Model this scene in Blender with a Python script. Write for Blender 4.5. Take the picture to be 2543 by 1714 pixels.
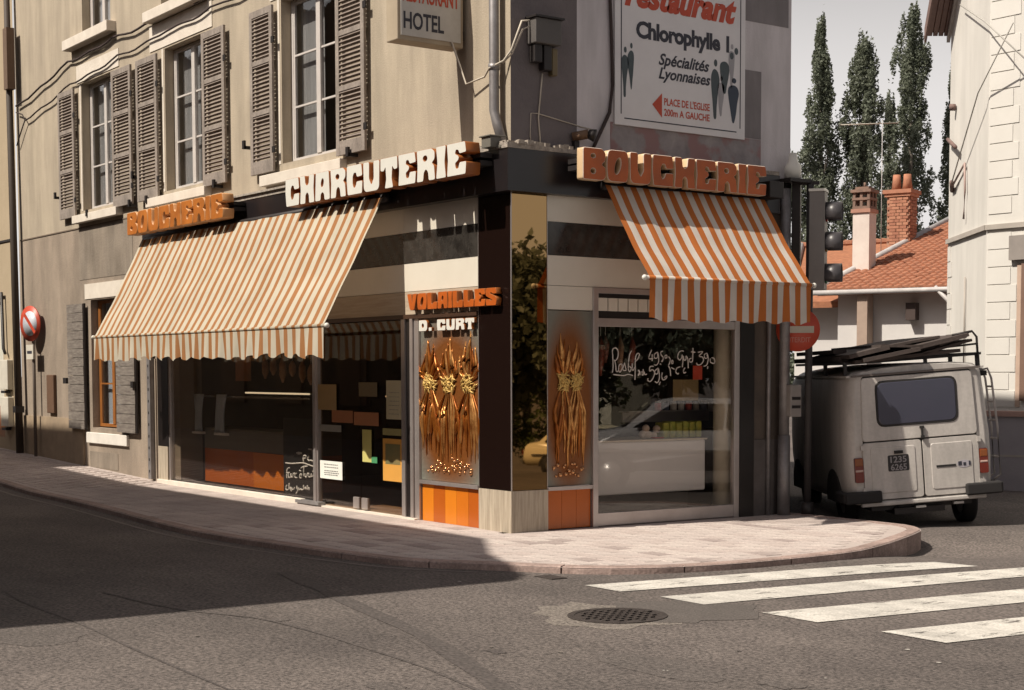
import bpy, bmesh, math, random
from math import radians, sin, cos, pi, sqrt, atan2
from mathutils import Vector, Matrix
random.seed(7)
for o in list(bpy.data.objects): bpy.data.objects.remove(o)
SC = bpy.context.scene
COL = SC.collection
CAMYPR = (2.491534, -0.063277, 0.00106)
CAMLOC = (13.7431, -9.2775, 1.72)
CAMF = 3923.1
CAMDX = 219.62
CAMDY = 321.26
# ------------------------------------------------------------ camera, sky, sun
cam = bpy.data.cameras.new('camera'); camo = bpy.data.objects.new('camera', cam); COL.objects.link(camo)
SC.camera = camo
yaw, pitch, roll = CAMYPR
f = Vector((cos(pitch)*cos(yaw), cos(pitch)*sin(yaw), sin(pitch)))
r0 = f.cross(Vector((0, 0, 1))).normalized(); u0 = r0.cross(f)
r_ = cos(roll)*r0 + sin(roll)*u0; u_ = -sin(roll)*r0 + cos(roll)*u0
M = Matrix((r_, u_, -f)).transposed().to_4x4(); M.translation = Vector(CAMLOC)
camo.matrix_world = M
cam.sensor_fit = 'HORIZONTAL'; cam.sensor_width = 36.0; cam.lens = CAMF/2543*36.0
cam.shift_x = -CAMDX/2543; cam.shift_y = CAMDY/2543
cam.clip_start = 0.1; cam.clip_end = 3000
SUNDIR = Vector((-0.13, -1.0, 1.20)).normalized()
w = bpy.data.worlds.new('World'); SC.world = w; w.use_nodes = True
nt = w.node_tree; nt.nodes.clear()
sky = nt.nodes.new('ShaderNodeTexSky'); sky.sky_type = 'NISHITA'; sky.sun_disc = False
sky.sun_elevation = radians(50); sky.sun_rotation = radians(187)
sky.altitude = 200; sky.air_density = 1.6; sky.dust_density = 6.0; sky.ozone_density = 1.0
hs = nt.nodes.new('ShaderNodeHueSaturation'); hs.inputs['Saturation'].default_value = 0.25
tn = nt.nodes.new('ShaderNodeMix'); tn.data_type = 'RGBA'; tn.blend_type = 'MULTIPLY'; tn.inputs['Factor'].default_value = 1
tn.inputs['B'].default_value = (1.0, 0.93, 0.93, 1)
bg = nt.nodes.new('ShaderNodeBackground'); SKS = 0.05; bg.inputs['Strength'].default_value = SKS
wo = nt.nodes.new('ShaderNodeOutputWorld')
nt.links.new(sky.outputs[0], hs.inputs['Color']); nt.links.new(hs.outputs[0], tn.inputs['A'])
# pale summer haze: the same bright band all round the horizon, thinning towards the zenith
wtc = nt.nodes.new('ShaderNodeTexCoord'); wsp = nt.nodes.new('ShaderNodeSeparateXYZ'); nt.links.new(wtc.outputs['Generated'], wsp.inputs[0])
wmr = nt.nodes.new('ShaderNodeMapRange'); wmr.interpolation_type = 'SMOOTHSTEP'; wmr.inputs[1].default_value = 0.14; wmr.inputs[2].default_value = 0.36; wmr.inputs[3].default_value = 0.88; wmr.inputs[4].default_value = 0.0
nt.links.new(wsp.outputs[2], wmr.inputs[0])
wns = nt.nodes.new('ShaderNodeTexNoise'); wns.inputs['Scale'].default_value = 2.2; wns.inputs['Detail'].default_value = 5; nt.links.new(wtc.outputs['Generated'], wns.inputs[0])
wcr = nt.nodes.new('ShaderNodeMix'); wcr.data_type = 'RGBA'; wcr.inputs['A'].default_value = (0.68/SKS, 0.65/SKS, 0.64/SKS, 1); wcr.inputs['B'].default_value = (0.82/SKS, 0.79/SKS, 0.77/SKS, 1); nt.links.new(wns.outputs[0], wcr.inputs['Factor'])
whz = nt.nodes.new('ShaderNodeMix'); whz.data_type = 'RGBA'; nt.links.new(wmr.outputs[0], whz.inputs['Factor']); nt.links.new(tn.outputs['Result'], whz.inputs['A']); nt.links.new(wcr.outputs['Result'], whz.inputs['B'])
nt.links.new(whz.outputs['Result'], bg.inputs['Color']); nt.links.new(bg.outputs[0], wo.inputs['Surface'])
sl = bpy.data.lights.new('sun', 'SUN'); sl.energy = 5.0; sl.angle = radians(0.55); sl.color = (1.0, 0.915, 0.79)
so = bpy.data.objects.new('sun', sl); COL.objects.link(so)
so.rotation_euler = (-SUNDIR).to_track_quat('-Z', 'Y').to_euler(); so.location = (0, -20, 30)
SC.view_settings.view_transform = 'Standard'; SC.view_settings.look = 'None'
SC.view_settings.exposure = 0.28; SC.view_settings.gamma = 1.0; SC.view_settings.use_curve_mapping = False
ZB = [(3.46, 3.93, -1.62, 3.98, 4.5, 2.05), (4.34, 4.86, -1.55, 4.86, 5.36, 2.6), (5.42, 5.98, -1.48, 5.95, 6.5, 2.6), (6.52, 7.08, -1.42, 7.05, 7.6, 2.6), (7.65, 8.2, -1.36, 8.15, 8.7, 2.6)]
VANPOS = (1.34, 4.95, -0.09)
VANYAW = 146
GW = [[[1.338, 1.739], [1.348, 1.797], [1.345, 1.903], [1.338, 1.977], [1.358, 2.006], [1.395, 2.004], [1.419, 1.967], [1.412, 1.904], [1.382, 1.871], [1.362, 1.877]], [[1.368, 1.877], [1.385, 1.818], [1.389, 1.76], [1.409, 1.75], [1.426, 1.766]], [[1.466, 1.835], [1.432, 1.819], [1.426, 1.766], [1.446, 1.744], [1.473, 1.787], [1.473, 1.835]], [[1.51, 1.846], [1.487, 1.798], [1.487, 1.766], [1.527, 1.766], [1.521, 1.798], [1.507, 1.846]], [[1.609, 1.98], [1.581, 1.942], [1.565, 1.862], [1.561, 1.777], [1.582, 1.75], [1.602, 1.787], [1.575, 1.809]], [[1.616, 1.841], [1.616, 1.777], [1.63, 1.766], [1.65, 1.798]], [[1.719, 1.943], [1.698, 1.954], [1.67, 1.927], [1.657, 1.862], [1.657, 1.745], [1.654, 1.659]], [[1.657, 1.862], [1.698, 1.895], [1.719, 1.943]], [[1.352, 1.718], [1.419, 1.712], [1.5, 1.707], [1.555, 1.72], [1.623, 1.707]], [[1.699, 1.755], [1.712, 1.766], [1.712, 1.723], [1.699, 1.707], [1.726, 1.75], [1.726, 1.713]], [[1.754, 1.756], [1.757, 1.713], [1.775, 1.723], [1.771, 1.777]], [[1.788, 1.75], [1.795, 1.718], [1.823, 1.723]], [[1.892, 1.993], [1.85, 1.901], [1.913, 1.896]], [[1.899, 1.945], [1.899, 1.869]], [[1.976, 1.967], [1.934, 1.945], [1.934, 1.902], [1.976, 1.908], [1.979, 1.967], [1.993, 1.908], [1.99, 1.854], [1.962, 1.824], [1.927, 1.829]], [[2.018, 1.843], [2.025, 1.827]], [[2.053, 1.979], [2.025, 1.968], [2.032, 1.935], [2.06, 1.908], [2.046, 1.865], [2.032, 1.87]], [[2.085, 1.93], [2.088, 1.903], [2.113, 1.909], [2.109, 1.936], [2.085, 1.93]], [[1.92, 1.81], [1.871, 1.804], [1.865, 1.756], [1.899, 1.772], [1.934, 1.745], [1.921, 1.691], [1.879, 1.642], [1.837, 1.653], [1.844, 1.675]], [[1.983, 1.789], [1.941, 1.756], [1.949, 1.724], [1.984, 1.734], [1.987, 1.789], [2.005, 1.724], [1.998, 1.653], [1.97, 1.626], [1.942, 1.642]], [[2.019, 1.637], [2.002, 1.604]], [[2.047, 1.74], [2.04, 1.691], [2.061, 1.658], [2.104, 1.675], [2.114, 1.702], [2.075, 1.68]], [[2.138, 1.92], [2.163, 1.887], [2.152, 1.844], [2.138, 1.816], [2.16, 1.778], [2.171, 1.702]], [[2.188, 1.882], [2.181, 1.844], [2.206, 1.849], [2.195, 1.882]], [[2.181, 1.795], [2.224, 1.778]], [[2.31, 1.806], [2.26, 1.789], [2.246, 1.746], [2.274, 1.724], [2.289, 1.735]], [[2.382, 1.795], [2.36, 1.768], [2.368, 1.735], [2.396, 1.746]], [[2.359, 1.982], [2.33, 1.987], [2.287, 1.964], [2.273, 1.91], [2.302, 1.883], [2.331, 1.91], [2.338, 1.943], [2.349, 1.883], [2.342, 1.801]], [[2.359, 1.927], [2.367, 1.883], [2.395, 1.889], [2.395, 1.927], [2.424, 1.889], [2.429, 1.79]], [[2.446, 1.894], [2.453, 1.862], [2.49, 1.867], [2.497, 1.911], [2.5, 2.021]], [[2.446, 1.894], [2.475, 1.906]], [[2.474, 1.977], [2.533, 1.972]], [[2.576, 1.973], [2.649, 1.979], [2.591, 1.929], [2.643, 1.918], [2.658, 1.879], [2.621, 1.835], [2.57, 1.829], [2.555, 1.851]], [[2.708, 1.963], [2.672, 1.946], [2.679, 1.907], [2.716, 1.913], [2.712, 1.963], [2.731, 1.902], [2.709, 1.83], [2.665, 1.813]], [[2.724, 1.813], [2.721, 1.785]], [[2.76, 1.902], [2.768, 1.858], [2.828, 1.852], [2.82, 1.903], [2.783, 1.913]]]
CW = [[[-5.392, 0.545], [-5.225, 0.544], [-4.996, 0.56], [-4.87, 0.566], [-4.722, 0.55], [-4.563, 0.532]], [[-4.87, 0.58], [-4.875, 0.653], [-4.806, 0.665], [-4.807, 0.639], [-4.857, 0.626]], [[-4.719, 0.668], [-4.751, 0.63], [-4.721, 0.604], [-4.672, 0.611], [-4.598, 0.603]], [[-5.278, 0.487], [-5.343, 0.466], [-5.364, 0.396], [-5.359, 0.344]], [[-5.344, 0.414], [-5.279, 0.423]], [[-5.318, 0.41], [-5.307, 0.359], [-5.255, 0.367], [-5.241, 0.408], [-5.229, 0.368], [-5.178, 0.371], [-5.177, 0.411], [-5.126, 0.42]], [[-5.075, 0.422], [-5.126, 0.408], [-5.121, 0.368], [-5.064, 0.366]], [[-4.974, 0.416], [-4.988, 0.375], [-4.938, 0.372], [-4.943, 0.418], [-4.974, 0.416]], [[-4.992, 0.466], [-4.948, 0.457]], [[-4.947, 0.497], [-4.872, 0.52], [-4.76, 0.529]], [[-4.859, 0.512], [-4.873, 0.45], [-4.875, 0.393]], [[-4.836, 0.434], [-4.825, 0.39], [-4.775, 0.392], [-4.774, 0.432], [-4.725, 0.434], [-4.726, 0.395], [-4.677, 0.397]], [[-4.651, 0.438], [-4.664, 0.404], [-4.603, 0.413], [-4.59, 0.436], [-4.573, 0.375]], [[-4.614, 0.474], [-4.577, 0.464]], [[-5.361, 0.252], [-5.388, 0.221], [-5.376, 0.187], [-5.324, 0.196]], [[-5.296, 0.284], [-5.298, 0.203], [-5.259, 0.229], [-5.234, 0.173]], [[-5.22, 0.231], [-5.208, 0.203], [-5.157, 0.212], [-5.143, 0.235]], [[-5.067, 0.257], [-5.08, 0.222], [-5.042, 0.23], [-5.056, 0.183], [-5.094, 0.158]], [[-5.017, 0.237], [-5.005, 0.209], [-4.954, 0.229], [-4.942, 0.213], [-4.891, 0.222]], [[-4.877, 0.279], [-4.879, 0.228], [-4.828, 0.254], [-4.816, 0.226]], [[-4.766, 0.28], [-4.779, 0.228], [-4.729, 0.254], [-4.718, 0.221]], [[-5.068, 0.691], [-4.992, 0.7], [-4.93, 0.691], [-5.031, 0.681]], [[-4.73, 0.755], [-4.644, 0.753]]]
# ------------------------------------------------------------ helpers
_m = {}
def mat(name, col, rough=0.8, metal=0.0, col2=None, scale=3.0, fac=0.5, bump=0.0, bscale=40.0, spec=0.5, stretch=None, detail=6, emit=None, grain=0.0, gscale=200.0, blot=None):
    if name in _m: return _m[name]
    m = bpy.data.materials.new(name); m.use_nodes = True; n = m.node_tree; p = n.nodes['Principled BSDF']
    p.inputs['Base Color'].default_value = (*col, 1); p.inputs['Roughness'].default_value = rough
    p.inputs['Metallic'].default_value = metal; p.inputs['Specular IOR Level'].default_value = spec
    if emit: p.inputs['Emission Color'].default_value = (*emit[0], 1); p.inputs['Emission Strength'].default_value = emit[1]
    tc = n.nodes.new('ShaderNodeTexCoord'); mp = n.nodes.new('ShaderNodeMapping'); n.links.new(tc.outputs['Object'], mp.inputs[0])
    if stretch: mp.inputs['Scale'].default_value = stretch
    if col2 is None: col2 = tuple(c*0.8 for c in col)
    no = n.nodes.new('ShaderNodeTexNoise'); no.inputs['Scale'].default_value = scale; no.inputs['Detail'].default_value = detail; no.inputs['Roughness'].default_value = 0.65
    n.links.new(mp.outputs[0], no.inputs['Vector'])
    rp = n.nodes.new('ShaderNodeMapRange'); rp.inputs[1].default_value = 0.5-0.35*(1-fac)-0.02; rp.inputs[2].default_value = 0.5+0.35*(1-fac)+0.02
    n.links.new(no.outputs['Fac'], rp.inputs[0])
    mx = n.nodes.new('ShaderNodeMix'); mx.data_type = 'RGBA'
    mx.inputs['A'].default_value = (*col, 1); mx.inputs['B'].default_value = (*col2, 1)
    n.links.new(rp.outputs[0], mx.inputs['Factor'])
    last = mx.outputs['Result']
    if grain:
        g = n.nodes.new('ShaderNodeTexNoise'); g.inputs['Scale'].default_value = gscale; g.inputs['Detail'].default_value = 2
        n.links.new(tc.outputs['Object'], g.inputs['Vector'])
        gr = n.nodes.new('ShaderNodeMapRange'); gr.inputs[1].default_value = 0.3; gr.inputs[2].default_value = 0.7; gr.inputs[3].default_value = 1-grain; gr.inputs[4].default_value = 1+grain
        n.links.new(g.outputs['Fac'], gr.inputs[0])
        vm = n.nodes.new('ShaderNodeVectorMath'); vm.operation = 'SCALE'; n.links.new(last, vm.inputs[0]); n.links.new(gr.outputs[0], vm.inputs['Scale']); last = vm.outputs[0]
    if blot:                                            # (scale, darkest factor, stretch): broad stains or rain streaks
        m3 = n.nodes.new('ShaderNodeMapping'); m3.inputs['Scale'].default_value = blot[2]; m3.inputs['Location'].default_value = (7.3, 2.1, 4.4); n.links.new(tc.outputs['Object'], m3.inputs[0])
        g3 = n.nodes.new('ShaderNodeTexNoise'); g3.inputs['Scale'].default_value = blot[0]; g3.inputs['Detail'].default_value = 7; g3.inputs['Roughness'].default_value = .6; n.links.new(m3.outputs[0], g3.inputs['Vector'])
        r3 = n.nodes.new('ShaderNodeMapRange'); r3.inputs[1].default_value = .36; r3.inputs[2].default_value = .62; r3.inputs[3].default_value = blot[1]; r3.inputs[4].default_value = 1.06; n.links.new(g3.outputs['Fac'], r3.inputs[0])
        v3 = n.nodes.new('ShaderNodeVectorMath'); v3.operation = 'SCALE'; n.links.new(last, v3.inputs[0]); n.links.new(r3.outputs[0], v3.inputs['Scale']); last = v3.outputs[0]
    n.links.new(last, p.inputs['Base Color'])
    if bump:
        b = n.nodes.new('ShaderNodeBump'); b.inputs['Strength'].default_value = bump; b.inputs['Distance'].default_value = 0.01
        n2 = n.nodes.new('ShaderNodeTexNoise'); n2.inputs['Scale'].default_value = bscale; n2.inputs['Detail'].default_value = 4
        n.links.new(mp.outputs[0], n2.inputs['Vector']); n.links.new(n2.outputs['Fac'], b.inputs['Height']); n.links.new(b.outputs[0], p.inputs['Normal'])
    _m[name] = m; return m
def glass_mat(name, tint=(0.9, 0.9, 0.9), ior=1.5, boost=1.0, rough=0.0, wob=0.0):
    if name in _m: return _m[name]
    m = bpy.data.materials.new(name); m.use_nodes = True; n = m.node_tree; n.nodes.clear()
    o = n.nodes.new('ShaderNodeOutputMaterial'); mx = n.nodes.new('ShaderNodeMixShader'); t = n.nodes.new('ShaderNodeBsdfTransparent'); g = n.nodes.new('ShaderNodeBsdfGlossy')
    t.inputs[0].default_value = (*tint, 1); g.inputs['Roughness'].default_value = rough; g.inputs[0].default_value = (1, 1, 1, 1)
    fr = n.nodes.new('ShaderNodeFresnel'); ge = n.nodes.new('ShaderNodeNewGeometry'); io = n.nodes.new('ShaderNodeMapRange'); io.inputs[3].default_value = ior; io.inputs[4].default_value = 1/ior; n.links.new(ge.outputs['Backfacing'], io.inputs[0]); n.links.new(io.outputs[0], fr.inputs[0])
    ml = n.nodes.new('ShaderNodeMath'); ml.operation = 'MULTIPLY'; ml.inputs[1].default_value = boost; ml.use_clamp = True
    n.links.new(fr.outputs[0], ml.inputs[0]); n.links.new(ml.outputs[0], mx.inputs[0]); n.links.new(t.outputs[0], mx.inputs[1]); n.links.new(g.outputs[0], mx.inputs[2]); n.links.new(mx.outputs[0], o.inputs[0])
    if wob:
        b = n.nodes.new('ShaderNodeBump'); b.inputs['Strength'].default_value = wob; b.inputs['Distance'].default_value = 0.02
        n2 = n.nodes.new('ShaderNodeTexNoise'); n2.inputs['Scale'].default_value = 1.5; n.links.new(n2.outputs[0], b.inputs['Height'])
        n.links.new(b.outputs[0], g.inputs['Normal'])
    _m[name] = m; return m
WL = {}
def tag(o, label=None, cat=None, group=None, kind=None):
    if label: o['label'] = label
    if cat: o['category'] = cat
    if group: o['group'] = group
    if kind: o['kind'] = kind
    return o
def thing(name, loc, label, cat, group=None, rot=None, kind=None):
    o = bpy.data.objects.new(name, None); COL.objects.link(o); o.location = loc; o.empty_display_size = 0.2
    if rot: o.rotation_euler = rot
    WL[o.name] = Vector((0, 0, 0)) if rot else Vector(loc)      # rotated things are written in local coordinates
    return tag(o, label, cat, group, kind)
def obj(name, me, parent=None, m=None, shift=None):
    if m is not None and not me.materials: me.materials.append(m)
    o = bpy.data.objects.new(name, me); COL.objects.link(o)
    if parent is not None: o.parent = parent
    WL[o.name] = WL[parent.name].copy() if parent is not None else Vector((0, 0, 0))
    return o
def mesh(name, v, fcs, m=None, parent=None, smooth=False, local=False):
    off = WL[parent.name] if (parent is not None and not local) else Vector((0, 0, 0))
    me = bpy.data.meshes.new(name); me.from_pydata([(a[0]-off.x, a[1]-off.y, a[2]-off.z) for a in v], [], fcs)
    if smooth: me.polygons.foreach_set('use_smooth', [True]*len(me.polygons))
    me.update()
    return obj(name, me, parent, m)
def boxes(name, L, m, parent=None, local=False, bev=0.0):
    v = []; fc = []
    for b in L:
        x0, x1, y0, y1, z0, z1 = b; k = len(v)
        v += [(x0, y0, z0), (x1, y0, z0), (x1, y1, z0), (x0, y1, z0), (x0, y0, z1), (x1, y0, z1), (x1, y1, z1), (x0, y1, z1)]
        fc += [(k, k+3, k+2, k+1), (k+4, k+5, k+6, k+7), (k, k+1, k+5, k+4), (k+1, k+2, k+6, k+5), (k+2, k+3, k+7, k+6), (k+3, k, k+4, k+7)]
    o = mesh(name, v, fc, m, parent, local=local)
    if bev:
        bm = bmesh.new(); bm.from_mesh(o.data); bmesh.ops.bevel(bm, geom=bm.edges[:], offset=bev, segments=2, affect='EDGES', profile=0.5); bm.to_mesh(o.data); bm.free()
    return o
def place(name, src, parent, loc, rot=None):          # a copy sharing mesh data, local to its parent
    c = bpy.data.objects.new(name, src); COL.objects.link(c); c.parent = parent; c.location = loc
    if rot: c.rotation_euler = rot
    WL[c.name] = Vector((0, 0, 0)); return c
def tube(name, pts, r, m, parent=None, seg=8, local=False, close=True, join=None):
    v = []; fc = []; P = [Vector(p) for p in pts]; rr = r if isinstance(r, (list, tuple)) else [r]*len(P)
    up = Vector((0, 0, 1))
    for i, p in enumerate(P):
        d = (P[min(i+1, len(P)-1)]-P[max(i-1, 0)]).normalized()
        a = d.cross(up); 
        if a.length < 0.1: a = d.cross(Vector((1, 0, 0)))
        a.normalize(); b = d.cross(a)
        for k in range(seg):
            t = 2*pi*k/seg; v.append(tuple(p+a*cos(t)*rr[i]+b*sin(t)*rr[i]))
    for i in range(len(P)-1):
        for k in range(seg):
            k2 = (k+1) % seg; fc.append((i*seg+k, i*seg+k2, (i+1)*seg+k2, (i+1)*seg+k))
    fc.append(tuple(range(seg-1, -1, -1))); fc.append(tuple(range((len(P)-1)*seg, len(P)*seg)))
    if join is not None:
        k0 = len(join[0]); join[0].extend(v); join[1].extend([tuple(i+k0 for i in q) for q in fc]); return
    return mesh(name, v, fc, m, parent, smooth=True, local=local)
def rounded(pts, r=0.06, n=3):
    out = []; N = len(pts)
    for i in range(N):
        p = Vector(pts[i]); a = Vector(pts[i-1]); b = Vector(pts[(i+1) % N])
        ra = min(r, (a-p).length*0.45); rb = min(r, (b-p).length*0.45)
        s = p+(a-p).normalized()*ra; e = p+(b-p).normalized()*rb
        for k in range(n+1):
            t = k/n; out.append(((1-t)**2*s+2*t*(1-t)*p+t*t*e))
    return out
def ell(cx, cy, rx, ry, sl=0.0, n=14): return [(cx+rx*cos(2*pi*k/n)+sl*sin(2*pi*k/n), cy+ry*sin(2*pi*k/n)) for k in range(n)]
def curve_mesh(name, loops, extrude, bevel=0.0):
    cu = bpy.data.curves.new(name, 'CURVE'); cu.dimensions = '2D'; cu.fill_mode = 'BOTH'; cu.extrude = extrude; cu.bevel_depth = bevel; cu.bevel_resolution = 0
    for L in loops:
        sp = cu.splines.new('POLY'); sp.points.add(len(L)-1)
        for i, p in enumerate(L): sp.points[i].co = (p[0], p[1], 0, 1)
        sp.use_cyclic_u = True
    t = bpy.data.objects.new('t', cu); COL.objects.link(t); bpy.context.view_layer.update()
    me = bpy.data.meshes.new_from_object(t.evaluated_get(bpy.context.evaluated_depsgraph_get()))
    bpy.data.objects.remove(t); bpy.data.curves.remove(cu); me.name = name; return me
def text_mesh(txt, size, extrude=0.0015, shear=0.0, offset=0.0, spacing=1.0):
    cu = bpy.data.curves.new('txt', 'FONT'); cu.body = txt; cu.size = size; cu.extrude = extrude; cu.shear = shear; cu.offset = offset; cu.space_character = spacing; cu.resolution_u = 3
    t = bpy.data.objects.new('t', cu); COL.objects.link(t); bpy.context.view_layer.update()
    me = bpy.data.meshes.new_from_object(t.evaluated_get(bpy.context.evaluated_depsgraph_get()))
    bpy.data.objects.remove(t); bpy.data.curves.remove(cu); return me
def fit(me, frame, u0, u1, v0, v1=None):
    """move flat mesh (local xy) on a plane: frame(u,v,w)->world; u0..u1 width, v0 baseline (bbox bottom if v1 given)"""
    xs = [v.co.x for v in me.vertices]; ys = [v.co.y for v in me.vertices]
    a, b = min(xs), max(xs); s = (u1-u0)/(b-a); c, d = min(ys), max(ys)
    for v in me.vertices:
        u = u0+(v.co.x-a)*s
        z = v0+v.co.y*s if v1 is None else v0+(v.co.y-c)/(d-c)*(v1-v0)
        v.co = frame(u, z, v.co.z)
    return me
def add(name, me, m, parent):
    off = WL[parent.name]
    for v in me.vertices: v.co -= off
    me.materials.clear(); me.materials.append(m)
    return obj(name, me, parent)
FL = lambda D: (lambda u, v, w_: Vector((u, -D-w_, v)))        # on the left front (faces -y)
FR = lambda D: (lambda u, v, w_: Vector((D+w_, u, v)))         # on the right front (faces +x)
def wallgrid(u0, u1, v0, v1, holes, fr, depth):
    us = sorted({u0, u1, *[h[0] for h in holes], *[h[1] for h in holes]}); vs = sorted({v0, v1, *[h[2] for h in holes], *[h[3] for h in holes]})
    us = [u for u in us if u0 <= u <= u1]; vs = [q for q in vs if v0 <= q <= v1]
    v = []; fc = []
    def q(*p):
        k = len(v); v.extend([tuple(a) for a in p]); fc.append((k, k+1, k+2, k+3))
    for i in range(len(us)-1):
        for j in range(len(vs)-1):
            cu, cv = (us[i]+us[i+1])/2, (vs[j]+vs[j+1])/2
            if any(h[0] < cu < h[1] and h[2] < cv < h[3] for h in holes): continue
            q(fr(us[i], vs[j], 0), fr(us[i+1], vs[j], 0), fr(us[i+1], vs[j+1], 0), fr(us[i], vs[j+1], 0))
    for a, b, c, d in holes:
        q(fr(a, c, 0), fr(a, d, 0), fr(a, d, -depth), fr(a, c, -depth)); q(fr(b, c, -depth), fr(b, d, -depth), fr(b, d, 0), fr(b, c, 0))
        q(fr(a, d, 0), fr(b, d, 0), fr(b, d, -depth), fr(a, d, -depth)); q(fr(a, c, -depth), fr(b, c, -depth), fr(b, c, 0), fr(a, c, 0))
    return v, fc
def sstep(a, b, x):
    t = max(0, min(1, (x-a)/(b-a))); return t*t*(3-2*t)
def zp(x, y): return 0.05+0.028*max(0, -x-9)
def zr(x, y):
    z = -0.005+0.028*max(0, -x-9) if y < 4 else -0.005
    z -= 0.17*math.exp(-((x-2.9)**2+(y-3.6)**2)/1.7)
    z -= 0.09*max(0, x-9)*sstep(2, 8, y)*(1 if x < 40 else 31/(x-9))
    z -= 0.08*math.exp(-((x-0.6)**2+(y-5.6)**2)/3.0)
    return z
# ------------------------------------------------------------ materials
M_CREAM = mat('cream_render', (0.43, 0.365, 0.275), 0.92, col2=(0.34, 0.285, 0.22), scale=0.9, fac=0.35, bump=0.35, bscale=60, grain=0.08, gscale=60, blot=(1.4, .80, (2.2, 2.2, .35)))
M_GREYR = mat('grey_render', (0.34, 0.275, 0.215), 0.92, col2=(0.25, 0.20, 0.155), scale=1.3, fac=0.4, bump=0.5, bscale=40, grain=0.1, gscale=40, blot=(1.1, .72, (1.6, 1.6, .5)))
M_DARKR = mat('dark_grey_render', (0.115, 0.10, 0.105), 0.95, col2=(0.19, 0.165, 0.165), scale=1.6, fac=0.2, bump=0.6, bscale=35)
M_WHITER = mat('white_painted_render', (0.60, 0.56, 0.58), 0.9, col2=(0.52, 0.49, 0.50), scale=1.1, fac=0.3, bump=0.3, bscale=40, blot=(2, .85, (2, 2, .4)))
M_WHITE = mat('white_stone', (0.68, 0.62, 0.54), 0.8, col2=(0.55, 0.49, 0.42), scale=4, fac=0.4, bump=0.2)
M_WFRAME = mat('white_window_paint', (0.55, 0.51, 0.48), 0.6)
M_SHUT = mat('grey_shutter_paint', (0.31, 0.265, 0.23), 0.8, col2=(0.22, 0.185, 0.16), scale=6, fac=0.4, grain=0.15, gscale=30, blot=(3, .75, (2, 2, .6)))
M_SLAT = mat('grey_slat_paint', (0.25, 0.205, 0.175), 0.85, col2=(0.17, 0.135, 0.115), scale=9, fac=0.4)
M_BLACK = mat('black_glossy_panel', (0.010, 0.008, 0.008), 0.3, col2=(0.018, 0.014, 0.013))
M_BLACKM = mat('black_marble', (0.014, 0.012, 0.011), 0.15, col2=(0.05, 0.045, 0.04), scale=5, fac=0.55)
M_MIRROR = mat('bronze_mirror', (0.30, 0.19, 0.085), 0.015, metal=1.0, col2=(0.30, 0.19, 0.085))
M_BROWNMIR = mat('dark_brown_glass', (0.010, 0.005, 0.004), 0.10, col2=(0.010, 0.005, 0.004), spec=0.12)
M_PANEL = mat('cream_enamel_panel', (0.66, 0.615, 0.53), 0.35, col2=(0.62, 0.575, 0.49))
M_TRAV = mat('travertine', (0.52, 0.45, 0.35), 0.6, col2=(0.24, 0.19, 0.14), scale=3, fac=0.4, stretch=(14, 14, 0.8), bump=0.3, bscale=12)
M_PLANK = mat('travertine_plank', (0.50, 0.42, 0.32), 0.6, col2=(0.33, 0.25, 0.18), scale=2, fac=0.4, stretch=(1, 1, 16))
M_OR = [mat('orange_tile_%d' % i, c, 0.25, col2=tuple(x*0.93 for x in c)) for i, c in enumerate([(0.62, 0.19, 0.012), (0.42, 0.095, 0.008), (0.55, 0.15, 0.01)])]
M_ALU = mat('brushed_aluminium', (0.55, 0.50, 0.48), 0.35, metal=0.7, col2=(0.45, 0.40, 0.38))
M_ZINC = mat('zinc_pipe', (0.30, 0.29, 0.29), 0.5, metal=0.5, col2=(0.18, 0.16, 0.16), scale=5)
M_DKMET = mat('dark_metal', (0.03, 0.025, 0.024), 0.5, metal=0.3)
M_ORANGE = mat('orange_letter_face', (0.47, 0.100, 0.010), 0.45, col2=(0.40, 0.082, 0.009), scale=5, blot=(3, .8, (1, 1, 1)))
M_ORANGE2 = mat('faded_orange_letter_face', (0.46, 0.15, 0.02), 0.45, col2=(0.38, 0.11, 0.012), scale=5, blot=(3, .8, (1, 1, 1)))
M_LCREAM = mat('cream_letter_side', (0.66, 0.47, 0.28), 0.5)
M_LORB = mat('orange_brown_letter_side', (0.30, 0.09, 0.015), 0.5)
M_LPALE = mat('pale_orange_letter_side', (0.62, 0.33, 0.15), 0.5)
M_LWHITE = mat('white_letter_face', (0.66, 0.645, 0.59), 0.4, col2=(0.62, 0.605, 0.55))
M_WOOD = mat('dark_wood', (0.06, 0.028, 0.014), 0.5, col2=(0.035, 0.016, 0.009), stretch=(1, 1, 8))
M_OAK = mat('orange_varnished_wood', (0.34, 0.13, 0.03), 0.4, col2=(0.24, 0.085, 0.02))
M_OLDWOOD = mat('weathered_grey_wood', (0.24, 0.21, 0.18), 0.85, col2=(0.10, 0.08, 0.07), scale=2, fac=0.5, stretch=(2, 2, 14), bump=0.5, bscale=20)
M_ASPH = mat('asphalt', (0.140, 0.118, 0.106), 0.93, col2=(0.092, 0.077, 0.071), scale=0.8, fac=0.3, bump=0.9, bscale=90, grain=0.6, gscale=38, blot=(.35, .72, (1, 2.2, 1)))
M_TAR = mat('tar_seam', (0.055, 0.046, 0.043), 0.85, col2=(0.085, 0.072, 0.066), scale=5, fac=.2, grain=.5, gscale=38)
M_PAV = mat('pavement_slabs', (0.45, 0.385, 0.355), 0.9, col2=(0.39, 0.33, 0.305), scale=5, fac=0.3, bump=0.4, bscale=60, grain=0.12)
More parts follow.
